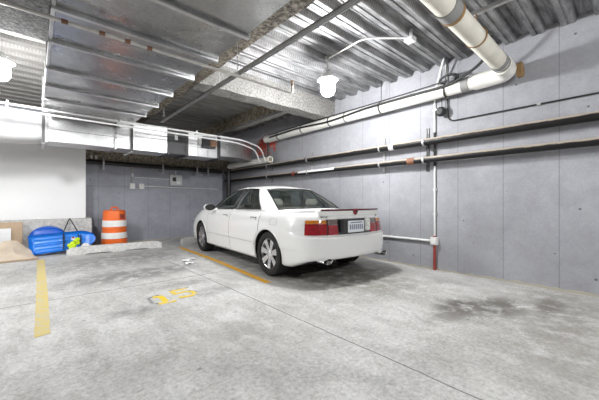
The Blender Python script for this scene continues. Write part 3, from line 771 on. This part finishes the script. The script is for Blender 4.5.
# cardboard
t = thing('cardboard_sheet', (-.6, 8.5, 0), 'brown cardboard sheet leaning on the plinth at the left edge', 'cardboard')
mx_ = Matrix.Translation((-.9, 8.40, .0)) @ Matrix.Rotation(R(-7), 4, 'X')
MB().bx((-.5, 0, 0), (.72, .012, .70), mx_).build('sheet', 'cardboard', t)
t = thing('paper_sheet', (-.8, 8.4, .1), 'white sheet of board leaning on the brown cardboard', 'board')
mx_ = Matrix.Translation((-.9, 8.36, .0)) @ Matrix.Rotation(R(-7), 4, 'X')
MB().bx((-.5, 0, .02), (.55, .010, .58), mx_).build('sheet', 'paper', t)
def crumple(name, mat, outline_fn, label, cat, nx=14, ny=10, th=.012):
    F = [[Vector(outline_fn(i/nx, j/ny)) for j in range(ny+1)] for i in range(nx+1)]
    m_ = MB(); m_.grid(F); m_.grid([[p-Vector((0, 0, th)) for p in r_][::-1] for r_ in F])
    for r_ in (F[0], F[-1]): m_.grid([[p, p-Vector((0, 0, th))] for p in r_])
    for j in (0, ny): m_.grid([[r_[j], r_[j]-Vector((0, 0, th))] for r_ in F])
    return tag(m_.build(name, mat, angle=15), label, cat)
crumple('flattened_box', 'cardboard_pale', lambda u, v: (-1.35+1.40*u-.12*v*u, 7.60+.5*v+.10*u, .035+v*.42*(1-u**3)*(1+.22*math.sin(u*17)+.1*math.sin(u*31+v*5))+.08*u*v+.05*math.sin(u*9+v*6)*v), 'flattened pale cardboard box lying on the floor at the left edge', 'cardboard')
crumple('box_flap', 'cardboard', lambda u, v: (-1.30+1.36*u, 7.55+.3*v+.1*u, .016+.012*v*(1-u)), 'brown cardboard flap on the floor under the flattened box', 'cardboard', 8, 5)
# litter
m_ = MB()
for (cx, cy, s_) in ((2.14, 5.62, .075), (2.30, 5.70, .045), (2.08, 5.36, .06)):
    rows = [[(cx+s_*(i-2)/2+random.uniform(-.02, .02), cy+s_*(j-2)/2*1.3+random.uniform(-.02, .02), .003+random.uniform(0, .035)) for j in range(5)] for i in range(5)]
    m_ = MB().grid(rows)
    tag(m_.build('paper_scrap', 'paper', smooth=False), {2.14: 'crumpled white paper scrap left of the orange parking line', 2.30: 'small white paper scrap just right of the larger crumpled scrap', 2.08: 'white paper scrap on the floor nearest the camera'}[cx], 'litter', 'paper scraps on the floor')

# ------------------------------------------------------------------ the car
PHI = R(4.0)
CAR = thing('sedan', (3.505, 3.62, 0), 'white four door sedan parked nose in beside the grey wall', 'car', None, (0, 0, R(90)-PHI))
def catmull(keys, n):
    P = [Vector(k) for k in keys]; P = [P[0]*2-P[1]] + P + [P[-1]*2-P[-2]]; out = []
    for i in range(1, len(P)-2):
        for k in range(n):
            t = k/n; a, b_, c, d = P[i-1:i+3]
            out.append(.5*((2*b_) + (c-a)*t + (2*a-5*b_+4*c-d)*t*t + (3*b_-a-3*c+d)*t**3))
    out.append(P[-2]); return out
PLAN = [(3.90, 0), (3.885, .30), (3.83, .58), (3.70, .78), (3.48, .88), (3.2, .915), (2.85, .93), (2.2, .945), (1.4, .95), (.6, .95), (0, .943), (-.45, .918), (-.68, .87), (-.84, .79), (-.935, .66), (-.985, .44), (-1.005, .22), (-1.01, 0)]
KW = .965
PLAN = [(a, b_*KW) for a, b_ in PLAN]
NP = 10
plan = catmull([(a, b_, 0) for a, b_ in PLAN], NP)
plan[0].y = 0; plan[-1].y = 0
NU = len(plan)
nrm = []
for i in range(NU):
    d = plan[min(i+1, NU-1)] - plan[max(i-1, 0)]
    nrm.append(Vector((-d.y, d.x, 0)).normalized() * -1 if False else Vector((-d.y, d.x, 0)).normalized())
for i, v_ in enumerate(nrm):   # point outwards
    c = plan[i] - Vector((max(-.6, min(3.2, plan[i].x)), 0, 0))
    if v_.dot(c) < 0: nrm[i] = -v_
SIDE = [(.20, -.11), (.225, -.05), (.30, -.03), (.46, -.012), (.475, -.003), (.60, 0), (.68, 0), (.72, -.002), (.80, -.012), (.88, -.035), (.935, -.068), (.962, -.105)]
REAR = [(.325, -.12), (.34, -.04), (.38, -.012), (.43, -.004), (.48, 0), (.59, 0), (.638, -.006), (.657, -.04), (.74, -.048), (.84, -.062), (.915, -.085), (.962, -.13)]
FRONT = [(.22, -.12), (.24, -.04), (.30, -.01), (.40, 0), (.46, 0), (.53, 0), (.57, -.012), (.59, -.03), (.66, -.04), (.72, -.06), (.765, -.10), (.79, -.16)]
def sstep(a, b_, x_): t = max(0, min(1, (x_-a)/(b_-a))); return t*t*(3-2*t)
def profile(i):
    X = plan[i].x; wr = 1-sstep(-.95, -.40, X); wf = sstep(2.75, 3.75, X); out = []
    for s_, r_, f_ in zip(SIDE, REAR, FRONT):
        ws = 1-wr-wf
        out.append((s_[0]*ws+r_[0]*wr+f_[0]*wf, s_[1]*ws+r_[1]*wr+f_[1]*wf))
    if X > 2.0 and X <= 3.9:      # bonnet line falls forward of the cowl
        pass
    return out
def densify(pr, n=3):
    return [(p.x, p.y) for p in catmull([(a, b_, 0) for a, b_ in pr], n)]
PROF = [densify(profile(i)) for i in range(NU)]
NV = len(PROF[0])
def body_pt(i, j):
    z, o = PROF[i][j]; p = plan[i] + nrm[i]*o; p.z = z
    p.y = max(0.0, p.y) if 0 < i < NU-1 else 0.0
    return p
def at_z(fi, z, off=0.0):
    """point on the body side at plan index fi (float) and height z, pushed out by off"""
    i = min(NU-2, int(fi)); k = fi-i; res = []
    for q in (i, i+1):
        pr = PROF[q]
        for j in range(len(pr)-1):
            if pr[j][0] <= z <= pr[j+1][0] or j == len(pr)-2:
                tt = (z-pr[j][0])/(pr[j+1][0]-pr[j][0]); tt = max(0, min(1, tt)); o = pr[j][1]*(1-tt)+pr[j+1][1]*tt; break
        p = plan[q] + nrm[q]*(o+off); p.z = z; res.append(p)
    return res[0]*(1-k) + res[1]*k
def idx_x(X):   # plan index on the flank where plan.x == X
    for i in range(NU-1):
        if plan[i].x >= X >= plan[i+1].x: return i + (plan[i].x-X)/max(1e-9, plan[i].x-plan[i+1].x)
    return NU-1
def idx_y(Y):   # plan index across the rear where plan.y == Y
    for i in range(NU-1, 0, -1):
        if plan[i].x < -.5 and plan[i].y <= Y <= plan[i-1].y: return i - (Y-plan[i].y)/max(1e-9, plan[i-1].y-plan[i].y)
    return NU-1
# body shell
mb = MB().mat('car_paint')
flip = lambda p: Vector((p.x, -p.y, p.z))
L = [[body_pt(i, j) for j in range(NV)] for i in range(NU)]
mb.grid(L); mb.grid([[flip(p) for p in r_] for r_ in L])
FR = [1, .985, .96, .925, .90, .84, .82, .5, .2, 0]; FR = FR + [-k for k in FR[-2::-1]]
def top_z(X, Y, k, ze):
    ak = abs(k); z = ze
    crown_f = .075*sstep(2.3, 2.9, X); crown_r = .022*(1-sstep(-.02, .2, X))
    z += (crown_f+crown_r)*(1-ak**2.4)
    return z
rows = []; low = []
for i in range(NU):
    e = body_pt(i, NV-1); r_ = []; lo = []
    for k in FR:
        z = top_z(e.x, e.y, k, e.z); tub = False
        if abs(k) <= .82 and -.0 < e.x < 2.5:
            tub = True
            z = .84 if e.x < .50 else (.42 if e.x < 2.1 else .80)
        elif abs(k) <= .84 and -.0 < e.x < 2.5: z = e.z-.03
        r_.append(Vector((e.x, e.y*k, z))); lo.append(tub)
    rows.append(r_); low.append(lo)
n = len(FR)
o_ = len(mb.v); mb.v += [p for r_ in rows for p in r_]
mb.mats.append('car_interior'); mb.mats.append('dark_well')
for i in range(NU-1):
    for j in range(n-1):
        q = [low[i][j], low[i+1][j], low[i+1][j+1], low[i][j+1]]
        mb.f.append([o_+i*n+j, o_+(i+1)*n+j, o_+(i+1)*n+j+1, o_+i*n+j+1]); mb.mi.append(1 if any(q) else 0)
# underside
bot = [[body_pt(i, 0), flip(body_pt(i, 0))] for i in range(NU)]
mb.mat('dark_well'); mb.grid(bot)
body = mb.build('body', None, CAR, world=False, merge=4e-4)
# wheel arches cut out
cut = MB()
WB = 2.85; AR = .372
for X in (0, WB):
    for s_ in (1, -1):
        cut.lathe([(0, .58*s_), (AR, .58*s_), (AR, 1.1*s_), (0, 1.1*s_)], (X, 0, .335), 40, 'y')
co = cut.build('arch_cutter', 'dark_well', None)
co.parent = CAR
md = body.modifiers.new('arches', 'BOOLEAN'); md.operation = 'DIFFERENCE'; md.object = co; md.solver = 'EXACT'
bpy.context.view_layer.update()
dg = bpy.context.evaluated_depsgraph_get()
nm = bpy.data.meshes.new_from_object(body.evaluated_get(dg))
body.modifiers.clear(); body.data = nm
bpy.data.objects.remove(co, do_unlink=True)
names = [m_.name if m_ else '' for m_ in nm.materials]
dw = names.index('dark_well')
for p in nm.polygons:
    c = p.center
    for X in (0, WB):
        r_ = math.hypot(c.x-X, c.z-.335)
        if r_ < AR+.004 and abs(c.y) > .55 and (abs(abs(c.y)-.58) < .004 or r_ > AR-.01):
            p.material_index = dw
bm = bmesh.new(); bm.from_mesh(nm)
for e in bm.edges:
    if len(e.link_faces) == 2: e.smooth = e.calc_face_angle(0) < R(32)
for f_ in bm.faces: f_.smooth = True
bm.to_mesh(nm); bm.free()

def patch(name, mat, fi, zi, off=.004, parent=CAR, side=1, depth=.012, world=False, bend=None, angle=35):
    """a thin shaped panel lying on the body: fi list of plan indices, zi list of heights"""
    m_ = MB(); Fq = []; Bq = []
    for a in fi:
        zz = zi(a) if callable(zi) else zi
        Fq.append([at_z(a, z, off) for z in zz]); Bq.append([at_z(a, z, off-depth) for z in zz])
    if side < 0: Fq = [[flip(p) for p in r_] for r_ in Fq]; Bq = [[flip(p) for p in r_] for r_ in Bq]
    m_.grid(Fq); m_.grid([r_[::-1] for r_ in Bq])
    m_.grid([[Fq[i][0], Bq[i][0]] for i in range(len(Fq))]); m_.grid([[Fq[i][-1], Bq[i][-1]] for i in range(len(Fq))])
    m_.grid([[Fq[0][j], Bq[0][j]] for j in range(len(Fq[0]))]); m_.grid([[Fq[-1][j], Bq[-1][j]] for j in range(len(Fq[0]))])
    return m_.build(name, mat, parent, world=False, angle=angle)
def rng(a, b_, n): return [a+(b_-a)*i/n for i in range(n+1)]
# tail lamps, garnish
for sd in (1, -1):
    i0, i1, i2 = idx_x(-.77), idx_y(.54 if sd > 0 else .50), idx_y(.36 if sd > 0 else .29)
    nm_ = 'tail_light'
    base = patch(nm_, 'lens_red', rng(i0, i1, 14), rng(.672, .820, 6), .010, CAR, sd, .03)
    patch('turn_signal', 'lens_amber', rng(i0, i1, 14), rng(.824, .868, 3), .009, base, sd, .03)
    patch('lamp_divider', 'black_trim', rng(i1+.0, i1+.9, 2), rng(.667, .878, 5), .006, base, sd, .02)
    patch('inner_lens', 'lens_red', rng(i1+1.0, i2, 8), rng(.672, .800, 5), .010, base, sd, .03)
    patch('inner_lens_cap', 'lens_smoke', rng(i1+1.0, i2, 8), rng(.804, .878, 3), .009, base, sd, .03)
m_ = MB(); Fq = []
ig = idx_y(.36)
def both(fa, zz, off):
    """rows across the rear from +y to -y"""
    a = [[at_z(f_, z, off) for z in zz] for f_ in fa]; return a + [[flip(p) for p in r_] for r_ in a[::-1][1:]]
def rear_panel(name, mat, Y, z0, z1, off, depth, parent=CAR, y_off=0.0):
    fa = rng(idx_y(Y), NU-1, 10)
    F_ = both(fa, rng(z0, z1, 6), off); B_ = both(fa, rng(z0, z1, 6), off-depth)
    m_ = MB(); m_.grid(F_); m_.grid([r_[::-1] for r_ in B_])
    for j in (0, -1): m_.grid([[F_[i][j], B_[i][j]] for i in range(len(F_))])
    for i in (0, -1): m_.grid([[F_[i][j], B_[i][j]] for j in range(len(F_[0]))])
    return m_.build(name, mat, parent, world=False)
garn = rear_panel('garnish_panel', 'garnish', .355, .668, .88, .006, .02)
# licence plate
pl = MB().bx((-.99, -.14, .69), (-.975, .19, .85)); plate = pl.build('licence_plate', 'plate_white', CAR, world=False, bevel=.004)
for k in range(7):
    yv = .15-.041*k
    MB().bx((-.9925, yv-.013, .73), (-.99, yv+.013, .80)).build('character', 'plate_ink', plate, world=False)
MB().bx((-.9925, -.095, .817), (-.99, .145, .835)).build('state_band', 'plate_ink', plate, world=False)
o = MB().bx((-.99, -.28, .70), (-.95, -.18, .88)).build('reverse_light', 'lens_clear', CAR, world=False, bevel=.01)
o = MB().bx((-.985, .27, .70), (-.95, .345, .88)).build('garnish_end', 'black_trim', CAR, world=False, bevel=.01)
# boot spoiler
def rear_sweep(prof_, Y, name, mat, parent=CAR):
    fa = rng(idx_y(Y), NU-1, 14); rows = []
    for f_ in fa:
        i = min(NU-2, int(f_)); k = f_-i; p0 = plan[i]*(1-k)+plan[i+1]*k; nn = (nrm[i]*(1-k)+nrm[i+1]*k).normalized()
        rows.append([Vector((p0.x+nn.x*o, p0.y+nn.y*o, z)) for o, z in prof_])
    rows += [[flip(p) for p in r_] for r_ in rows[::-1][1:]]
    return MB().grid(rows, closed_v=True, cap=True).build(name, mat, parent, world=False)
sp_ = rear_sweep([(-.30, .95), (-.30, .97), (-.20, .992), (-.11, 1.012), (-.078, 1.010), (-.070, .995), (-.082, .925), (-.14, .90)], .645, 'spoiler', 'car_paint')
bs = rear_sweep([(-.074, .990), (-.066, .990), (-.068, 1.014), (-.08, 1.016)], .615, 'brake_light_strip', 'brake_strip', sp_)
m_ = MB(); cx_ = -.945
m_.prism([(cx_, -.045, 1.02), (cx_, .045, 1.02), (cx_, .048, .98), (cx_, .03, .945), (cx_, 0, .928), (cx_, -.03, .945), (cx_, -.048, .98)], (-.012, 0, 0))
cr = m_.build('crest_badge', 'crest_red', CAR, world=False, bevel=.004)
MB().bx((cx_-.016, -.03, .965), (cx_-.012, .0, 1.005)).build('crest_field', 'black_trim', cr, world=False)
# small model lettering on the boot lid
def letters(txt, y0, z0, h, sign, name):
    m_ = MB(); w_ = h*.62; strokes = {'S': [((1, 1), (0, 1)), ((0, 1), (0, .5)), ((0, .5), (1, .5)), ((1, .5), (1, 0)), ((1, 0), (0, 0))],
        'T': [((0, 1), (1, 1)), ((.5, 1), (.5, 0))], 'E': [((0, 0), (0, 1)), ((0, 1), (1, 1)), ((0, .5), (.8, .5)), ((0, 0), (1, 0))],
        'V': [((0, 1), (.5, 0)), ((.5, 0), (1, 1))], 'I': [((.5, 0), (.5, 1))], 'L': [((0, 1), (0, 0)), ((0, 0), (1, 0))]}
    for i, ch in enumerate(txt):
        for (a, b_), (c, d) in strokes[ch]:
            y_a = y0-(i*1.45+a)*w_; y_b = y0-(i*1.45+c)*w_; 
            f_ = idx_y(abs(y_a)) ; p = at_z(f_, z0, .004); q = at_z(idx_y(abs(y_b)), z0, .004)
            m_.tube([(p.x, y_a, z0+b_*h), (q.x, y_b, z0+d*h)], .0025, 5)
    m_.build(name, 'garnish', CAR, world=False)
letters('SEVILLE', .60, .903, .017, 1, 'model_lettering')
letters('STS', -.50, .903, .017, 1, 'model_lettering')
# exhaust tips
for sd in (1, -1):
    m_ = MB(); rows = []
    for X, k in ((-.86, .9), (-.995, 1), (-1.005, .97), (-.995, .85), (-.9, .8)):
        rows.append([(X, sd*.58+.085*k*math.cos(a), .335+.038*k*math.sin(a)) for a in [2*PI*i/24 for i in range(24)]])
    m_.grid(rows, closed_v=True); ex = m_.build('exhaust_tip', 'chrome', CAR, world=False)
    m_ = MB().grid([[(-.90, sd*.58+.07*k*math.cos(a), .335+.031*k*math.sin(a)) for a in [2*PI*i/24 for i in range(24)]] for k in (0.01, 1)], closed_v=True); m_.build('exhaust_bore', 'dark_well', ex, world=False)
# bumper seam (the dark shut line of the boot and the bumper top)
# front lamps and grille
for sd in (1, -1):
    i0, i1 = idx_x(3.80), idx_x(3.50)
    patch('headlight', 'lens_clear', rng(i1, i0, 12), rng(.60, .72, 5), .006, CAR, sd, .03)
fa = rng(0.0, idx_x(3.86), 8)
# doors, handles
FD = (1.32, 2.42); RD = (.25, 1.31)
def cutz(X):    # the rear door's lower edge rides over the wheel arch
    d = abs(X); return max(.245, .335+math.sqrt(max(0, .41**2-d*d)) if d < .41 else .245)
for sd in (1, -1):
    for nm_, (a, b_) in (('front_door', FD), ('rear_door', RD)):
        def zz(fi):
            i = min(NU-2, int(fi)); k = fi-i; X = plan[i].x*(1-k)+plan[i+1].x*k
            z0 = cutz(X) if nm_ == 'rear_door' else .245
            return rng(z0, .952, 16)
        d = patch(nm_, 'car_paint', rng(idx_x(b_), idx_x(a), 30), zz, .0035, CAR, sd, .008)
        Xh = a+.20 if nm_ == 'front_door' else a+.17
        p = at_z(idx_x(Xh), .845, 0)
        yb = p.y
        m_ = MB().bx((Xh-.085, yb-.02, .822), (Xh+.085, yb+.012, .868))
        h = m_.build('door_handle', 'car_bumper_paint', d, world=False, bevel=.008)
        m2 = MB().bx((Xh-.095, yb-.02, .808), (Xh+.095, yb+.007, .874)).build('handle_recess', 'seam', h, world=False)
        if sd < 0:
            for o in (h, m2):
                for v_ in o.data.vertices: v_.co.y *= -1
                o.data.flip_normals()
    for X in (2.425, 1.315):
        patch('door_gap', 'seam', rng(idx_x(X+.0025), idx_x(X-.0025), 1), rng(.25, .95, 16), .0042, CAR, sd, .006)
    # rear door's curved rear gap
    m_ = MB(); pts = []
    for i in range(15):
        z = .952-(.952-.68)*i/14; pts.append((at_z(idx_x(.245), z, .001)))
    pts2 = [at_z(idx_x(X_), cutz(X_), .001) for X_ in rng(.245, .40, 8)]
    pp = pts + pts2
    if sd < 0: pp = [flip(p) for p in pp]
    MB().tube(pp, .0022, 5).build('door_gap', 'seam', CAR, world=False)
    patch('rocker_gap', 'seam', rng(idx_x(2.42), idx_x(.42), 20), rng(.240, .247, 1), .003, CAR, sd, .006)
    patch('body_crease', 'seam', rng(idx_x(2.40), idx_x(.42), 20), rng(.470, .474, 1), .006, CAR, sd, .006)
for X0_ in (0, WB):
    for sd in (1, -1):
        pts = []
        for i in range(33):
            a = R(-14) + R(208)*i/32; X = X0_+(AR+.006)*math.cos(a); z = .335+(AR+.006)*math.sin(a)
            if z > .22: pts.append(at_z(idx_x(X), z, .0))
        if sd < 0: pts = [flip(p) for p in pts]
        MB().tube(pts, .014, 8).build('arch_lip', 'car_paint', CAR, world=False)
# fuel door on the left rear wing
for (x0, x1, z0, z1) in ((-.24, -.08, .868, .871), (-.24, -.08, .778, .781), (-.2415, -.2385, .78, .87), (-.0815, -.0785, .78, .87)):
    patch('fuel_door_gap', 'seam', rng(idx_x(x1), idx_x(x0), 3), rng(z0, z1, 2), .002, CAR, 1, .004)
# mirrors
for sd in (1, -1):
    m_ = MB(); rows = []
    for k, sc_ in ((0, .3), (.15, .75), (.4, .97), (.75, 1), (1, .93)):
        rows.append([(2.18-.13*k, sd*(.985+.115*sc_*math.cos(a)*(1)), 1.005+.070*sc_*math.sin(a)) for a in [2*PI*i/20 for i in range(20)]])
    m_.grid(rows, closed_v=True, cap=True)
    m_.bx((2.06, sd*.82, .94), (2.16, sd*.94, .985))
    mr = m_.build('mirror', 'car_paint', CAR, world=False, angle=50)
    MB().grid([[(2.045, sd*(.985+.108*k*math.cos(a)), 1.005+.064*k*math.sin(a)) for a in [2*PI*i/20 for i in range(20)]] for k in (.01, 1)], closed_v=True).build('mirror_glass', 'black_trim', mr, world=False)

# greenhouse -----------------------------------------------------
BOT = [(2.86, 0, .985), (2.78, .45, .98), (2.42, .80, .958), (2.1, .838, .955), (1.3, .848, .962), (.40, .842, .975), (.03, .75, .955), (-.09, .42, .968), (-.13, 0, .972)]
TOP = [(1.80, 0, 1.395), (1.76, .33, 1.388), (1.64, .56, 1.36), (1.5, .60, 1.365), (1.12, .615, 1.378), (.80, .60, 1.364), (.71, .53, 1.35), (.66, .32, 1.365), (.64, 0, 1.37)]
NG_ = 20
BOT = [(a, b_*KW, c) for a, b_, c in BOT]; TOP = [(a, b_*KW, c) for a, b_, c in TOP]
bl = catmull(BOT, NG_); tl = catmull(TOP, NG_)
def gh(t_, v_):
    fi = t_*NG_; i = min(len(bl)-2, int(fi)); k = fi-i
    a = bl[i]*(1-k)+bl[i+1]*k; c = tl[i]*(1-k)+tl[i+1]*k
    p = a*(1-v_)+c*v_; bul = math.sin(PI*v_)
    side_w = sstep(1.2, 2.4, t_)*(1-sstep(5.4, 6.6, t_))
    p.y += .028*bul*side_w
    p.z += .030*bul*(1-side_w)
    return p
# window frames in (t, v): outline fractions
WIN = {'windshield': (0.0, 1.82, .05, .95), 'front': (2.22, 3.93, .045, .93), 'rear': (4.10, 5.13, .045, .93), 'back': (6.22, 8.0, .08, .93)}
def inside(t_, v_):
    for k, (a, b_, c, d) in WIN.items():
        if a-1e-6 <= t_ <= b_+1e-6 and c-1e-6 <= v_ <= d+1e-6: return k
    return None
def edges(lo, hi, marks, step):
    s_ = sorted({round(x_, 5) for x_ in [lo, hi]+marks}); out = []
    for a, b_ in zip(s_, s_[1:]):
        n_ = max(1, math.ceil((b_-a)/step)); out += [a+(b_-a)*i/n_ for i in range(n_)]
    return out+[hi]
TS = edges(0, 8, [w_[k] for w_ in WIN.values() for k in (0, 1)], .1)
VS = edges(0, 1, [w_[k] for w_ in WIN.values() for k in (2, 3)], .08)
mb = MB(); glass = {}
for i in range(len(TS)-1):
    for j in range(len(VS)-1):
        q = [gh(TS[i], VS[j]), gh(TS[i+1], VS[j]), gh(TS[i+1], VS[j+1]), gh(TS[i], VS[j+1])]
        k = inside((TS[i]+TS[i+1])/2, (VS[j]+VS[j+1])/2)
        if k: glass.setdefault(k, []).append(q)
        else:
            mb.add(q, [(0, 1, 2, 3)]); mb.add([flip(p) for p in q], [(0, 3, 2, 1)])
# roof
rows = []
for t_ in TS:
    e = gh(t_, 1.0); r_ = []
    for k in [1, .96, .9, .75, .5, .25, 0, -.25, -.5, -.75, -.9, -.96, -1]:
        r_.append(Vector((e.x, e.y*k, e.z + .048*(1-abs(k)**2.2)*sstep(0, .25, min(1.82-e.x, 1.0)) * sstep(.60, 1.0, e.x))))
    rows.append(r_)
mb.grid(rows)
roof = mb.build('roof_and_pillars', 'car_paint', CAR, world=False, merge=3e-4, angle=40)
md = roof.modifiers.new('thickness', 'SOLIDIFY'); md.thickness = .028; md.offset = -1
def glass_mesh(name, qs, mirror, parent=CAR, inset=.006):
    m_ = MB(); c = Vector((1.2, 0, 1.0))
    for q in qs:
        for fl in mirror:
            w_ = [flip(p) if fl < 0 else p.copy() for p in q]
            n_ = (w_[1]-w_[0]).cross(w_[3]-w_[0]); n_ = n_.normalized() if n_.length > 1e-9 else Vector((0, 0, 1))
            if n_.dot((w_[0]+w_[2])/2-c) < 0: n_ = -n_
            m_.add([p-n_*inset for p in w_], [(0, 1, 2, 3)])
    return m_.build(name, 'car_glass', parent, world=False, merge=1.5e-3, angle=60)
glass_mesh('windshield', glass['windshield'], (1, -1))
glass_mesh('rear_window', glass['back'], (1, -1))
for sd in (1, -1):
    glass_mesh('front_door_window', glass['front'], (sd,)); glass_mesh('rear_door_window', glass['rear'], (sd,))
def frame_tube(name, pts, r, mat, sd=1):
    if sd < 0: pts = [flip(p) for p in pts]
    return MB().tube(pts, r, 6).build(name, mat, CAR, world=False)
for sd in (1, -1):
    for a, b_ in ((2.22, 3.93), (4.10, 5.13)):
        loop = [gh(t_, .045) for t_ in rng(a, b_, 12)] + [gh(b_, v_) for v_ in rng(.1, .88, 8)] + [gh(t_, .93) for t_ in rng(b_, a, 12)] + [gh(a, v_) for v_ in rng(.88, .1, 8)] + [gh(a, .045)]
        frame_tube('window_seal', loop, .010, 'black_trim', sd)
    # quarter divider bar and B pillar cover
    frame_tube('divider_bar', [gh(4.78, v_) for v_ in rng(.05, .92, 10)], .010, 'black_trim', sd)
    m_ = MB(); off = Vector((0, .004*sd, .001))
    rows = [[(flip(gh(t_, v_)) if sd < 0 else gh(t_, v_)) + off for v_ in rng(.045, .93, 10)] for t_ in (3.93, 4.01, 4.10)]
    m_.grid(rows).build('pillar_cover', 'black_trim', CAR, world=False)
loop = [gh(t_, .08) for t_ in rng(8, 6.22, 16)] + [gh(6.22, v_) for v_ in rng(.1, .88, 8)] + [gh(t_, .93) for t_ in rng(6.22, 8, 16)]
loop = loop + [flip(p) for p in loop[::-1]]
frame_tube('rear_window_seal', loop, .011, 'black_trim')
loop = [gh(t_, .05) for t_ in rng(0, 1.82, 16)] + [gh(1.82, v_) for v_ in rng(.1, .88, 8)] + [gh(t_, .95) for t_ in rng(1.82, 0, 16)]
loop = loop + [flip(p) for p in loop[::-1]]
frame_tube('windshield_seal', loop, .010, 'black_trim')
# seats
def cushion(name, lo, hi, parent=CAR, mat='seat_leather', lean=0.0):
    m_ = MB().bx(lo, hi)
    for p in m_.v: p.x -= lean*(p.z-lo[2])
    return m_.build(name, mat, parent, world=False, bevel=.035)
rs = cushion('rear_seat', (.60, -.66, .60), (.80, .66, 1.02), lean=.35)
for yv in (.40, -.40): cushion('headrest', (.47, yv-.14, 1.03), (.57, yv+.14, 1.17), rs)
for yv in (.38, -.38):
    fs = cushion('front_seat', (1.42, yv-.25, .55), (1.57, yv+.25, 1.06), lean=.25)
    cushion('headrest', (1.28, yv-.13, 1.08), (1.38, yv+.13, 1.25), fs)
cushion('parcel_shelf', (.02, -.62, .86), (.42, .62, .93))
cushion('dashboard', (2.1, -.68, .72), (2.48, .68, .94), mat='car_interior')
# wheels
def wheel(X, sd):
    Yf = sd*.875
    m_ = MB()
    yy_ = lambda d: Yf - sd*d
    # rim dish
    m_.lathe([(.228, yy_(.0)), (.236, yy_(.004)), (.236, yy_(.02)), (.222, yy_(.03)), (.212, yy_(.06)), (.205, yy_(.16)), (.205, yy_(.19))], (X, 0, .335), 40, 'y')
    ns = 7
    for k in range(ns):
        a = 2*PI*k/ns + .22
        for (r0, r1, w0, w1) in ((.05, .218, .030, .046),):
            c, s2 = math.cos(a), math.sin(a)
            def pt(r_, w_, d): return (X + r_*c - w_*s2, yy_(d), .335 + r_*s2 + w_*c)
            Fp = [pt(r0, -w0, .028), pt(r1, -w1, .008), pt(r1, w1, .008), pt(r0, w0, .028)]
            Bp = [pt(r0, -w0, .062), pt(r1, -w1, .048), pt(r1, w1, .048), pt(r0, w0, .062)]
            m_.add(Fp+Bp, [(0, 1, 2, 3), (7, 6, 5, 4), (0, 4, 5, 1), (1, 5, 6, 2), (2, 6, 7, 3), (3, 7, 4, 0)])
    m_.lathe([(0, yy_(.012)), (.04, yy_(.014)), (.062, yy_(.024)), (.066, yy_(.06)), (0, yy_(.065))], (X, 0, .335), 24, 'y')
    wh = m_.build('wheel', 'alloy', CAR, world=False, angle=30)
    MB().lathe([(.232, yy_(-.002)), (.25, yy_(-.012)), (.29, yy_(-.014)), (.318, yy_(-.002)), (.331, yy_(.02)), (.335, yy_(.05)), (.335, yy_(.17)), (.329, yy_(.205)), (.30, yy_(.22)), (.23, yy_(.21)), (.228, yy_(.1))], (X, 0, .335), 56, 'y', closed=True).build('tyre', 'tyre', wh, world=False)
    MB().lathe([(0, yy_(.10)), (.15, yy_(.10)), (.15, yy_(.125)), (0, yy_(.125))], (X, 0, .335), 32, 'y').build('brake_disc', 'brake_disc', wh, world=False)
    MB().lathe([(0, yy_(.185)), (.206, yy_(.185)), (.206, yy_(.195)), (0, yy_(.195))], (X, 0, .335), 32, 'y').build('wheel_back', 'dark_well', wh, world=False)
for X in (0, WB):
    for sd in (1, -1): wheel(X, sd)

# ------------------------------------------------------------------ added fill lamps out of view, behind and left of the camera
for (x, y, lb) in ((-3.2, 6.0, 'added fill lamp out of view, far to the left of the duct'), (2.2, -2.3, 'added fill lamp out of view behind the viewpoint')):
    t = thing('pendant_lamp', (x, y, 3.2), lb, 'lamp', 'jar pendant lamps'); lamp_parts(t, x, y, 3.3, 2.75, 'fill_lamp_glow')
# added soft ambient fill, entering through the sides left without walls
wd = bpy.data.worlds.new('World'); scene.world = wd; wd.use_nodes = True
bg = wd.node_tree.nodes['Background']; bg.inputs[0].default_value = (.96, .98, 1.0, 1); bg.inputs[1].default_value = .12

# ------------------------------------------------------------------ camera
cam = bpy.data.cameras.new('camera'); co = bpy.data.objects.new('camera', cam); COL.objects.link(co)
cam.lens = 18.0; cam.sensor_width = 36.0; cam.shift_y = .0025; cam.clip_start = .05
co.location = (0, 0, 1.12); co.rotation_euler = (R(90), 0, R(-41.55))
scene.camera = co
vs = scene.view_settings
scene.display_settings.display_device = 'sRGB'
vs.view_transform = 'Standard'; vs.look = 'None'; vs.gamma = 1.0; vs.use_curve_mapping = False
vs.exposure = 0.60
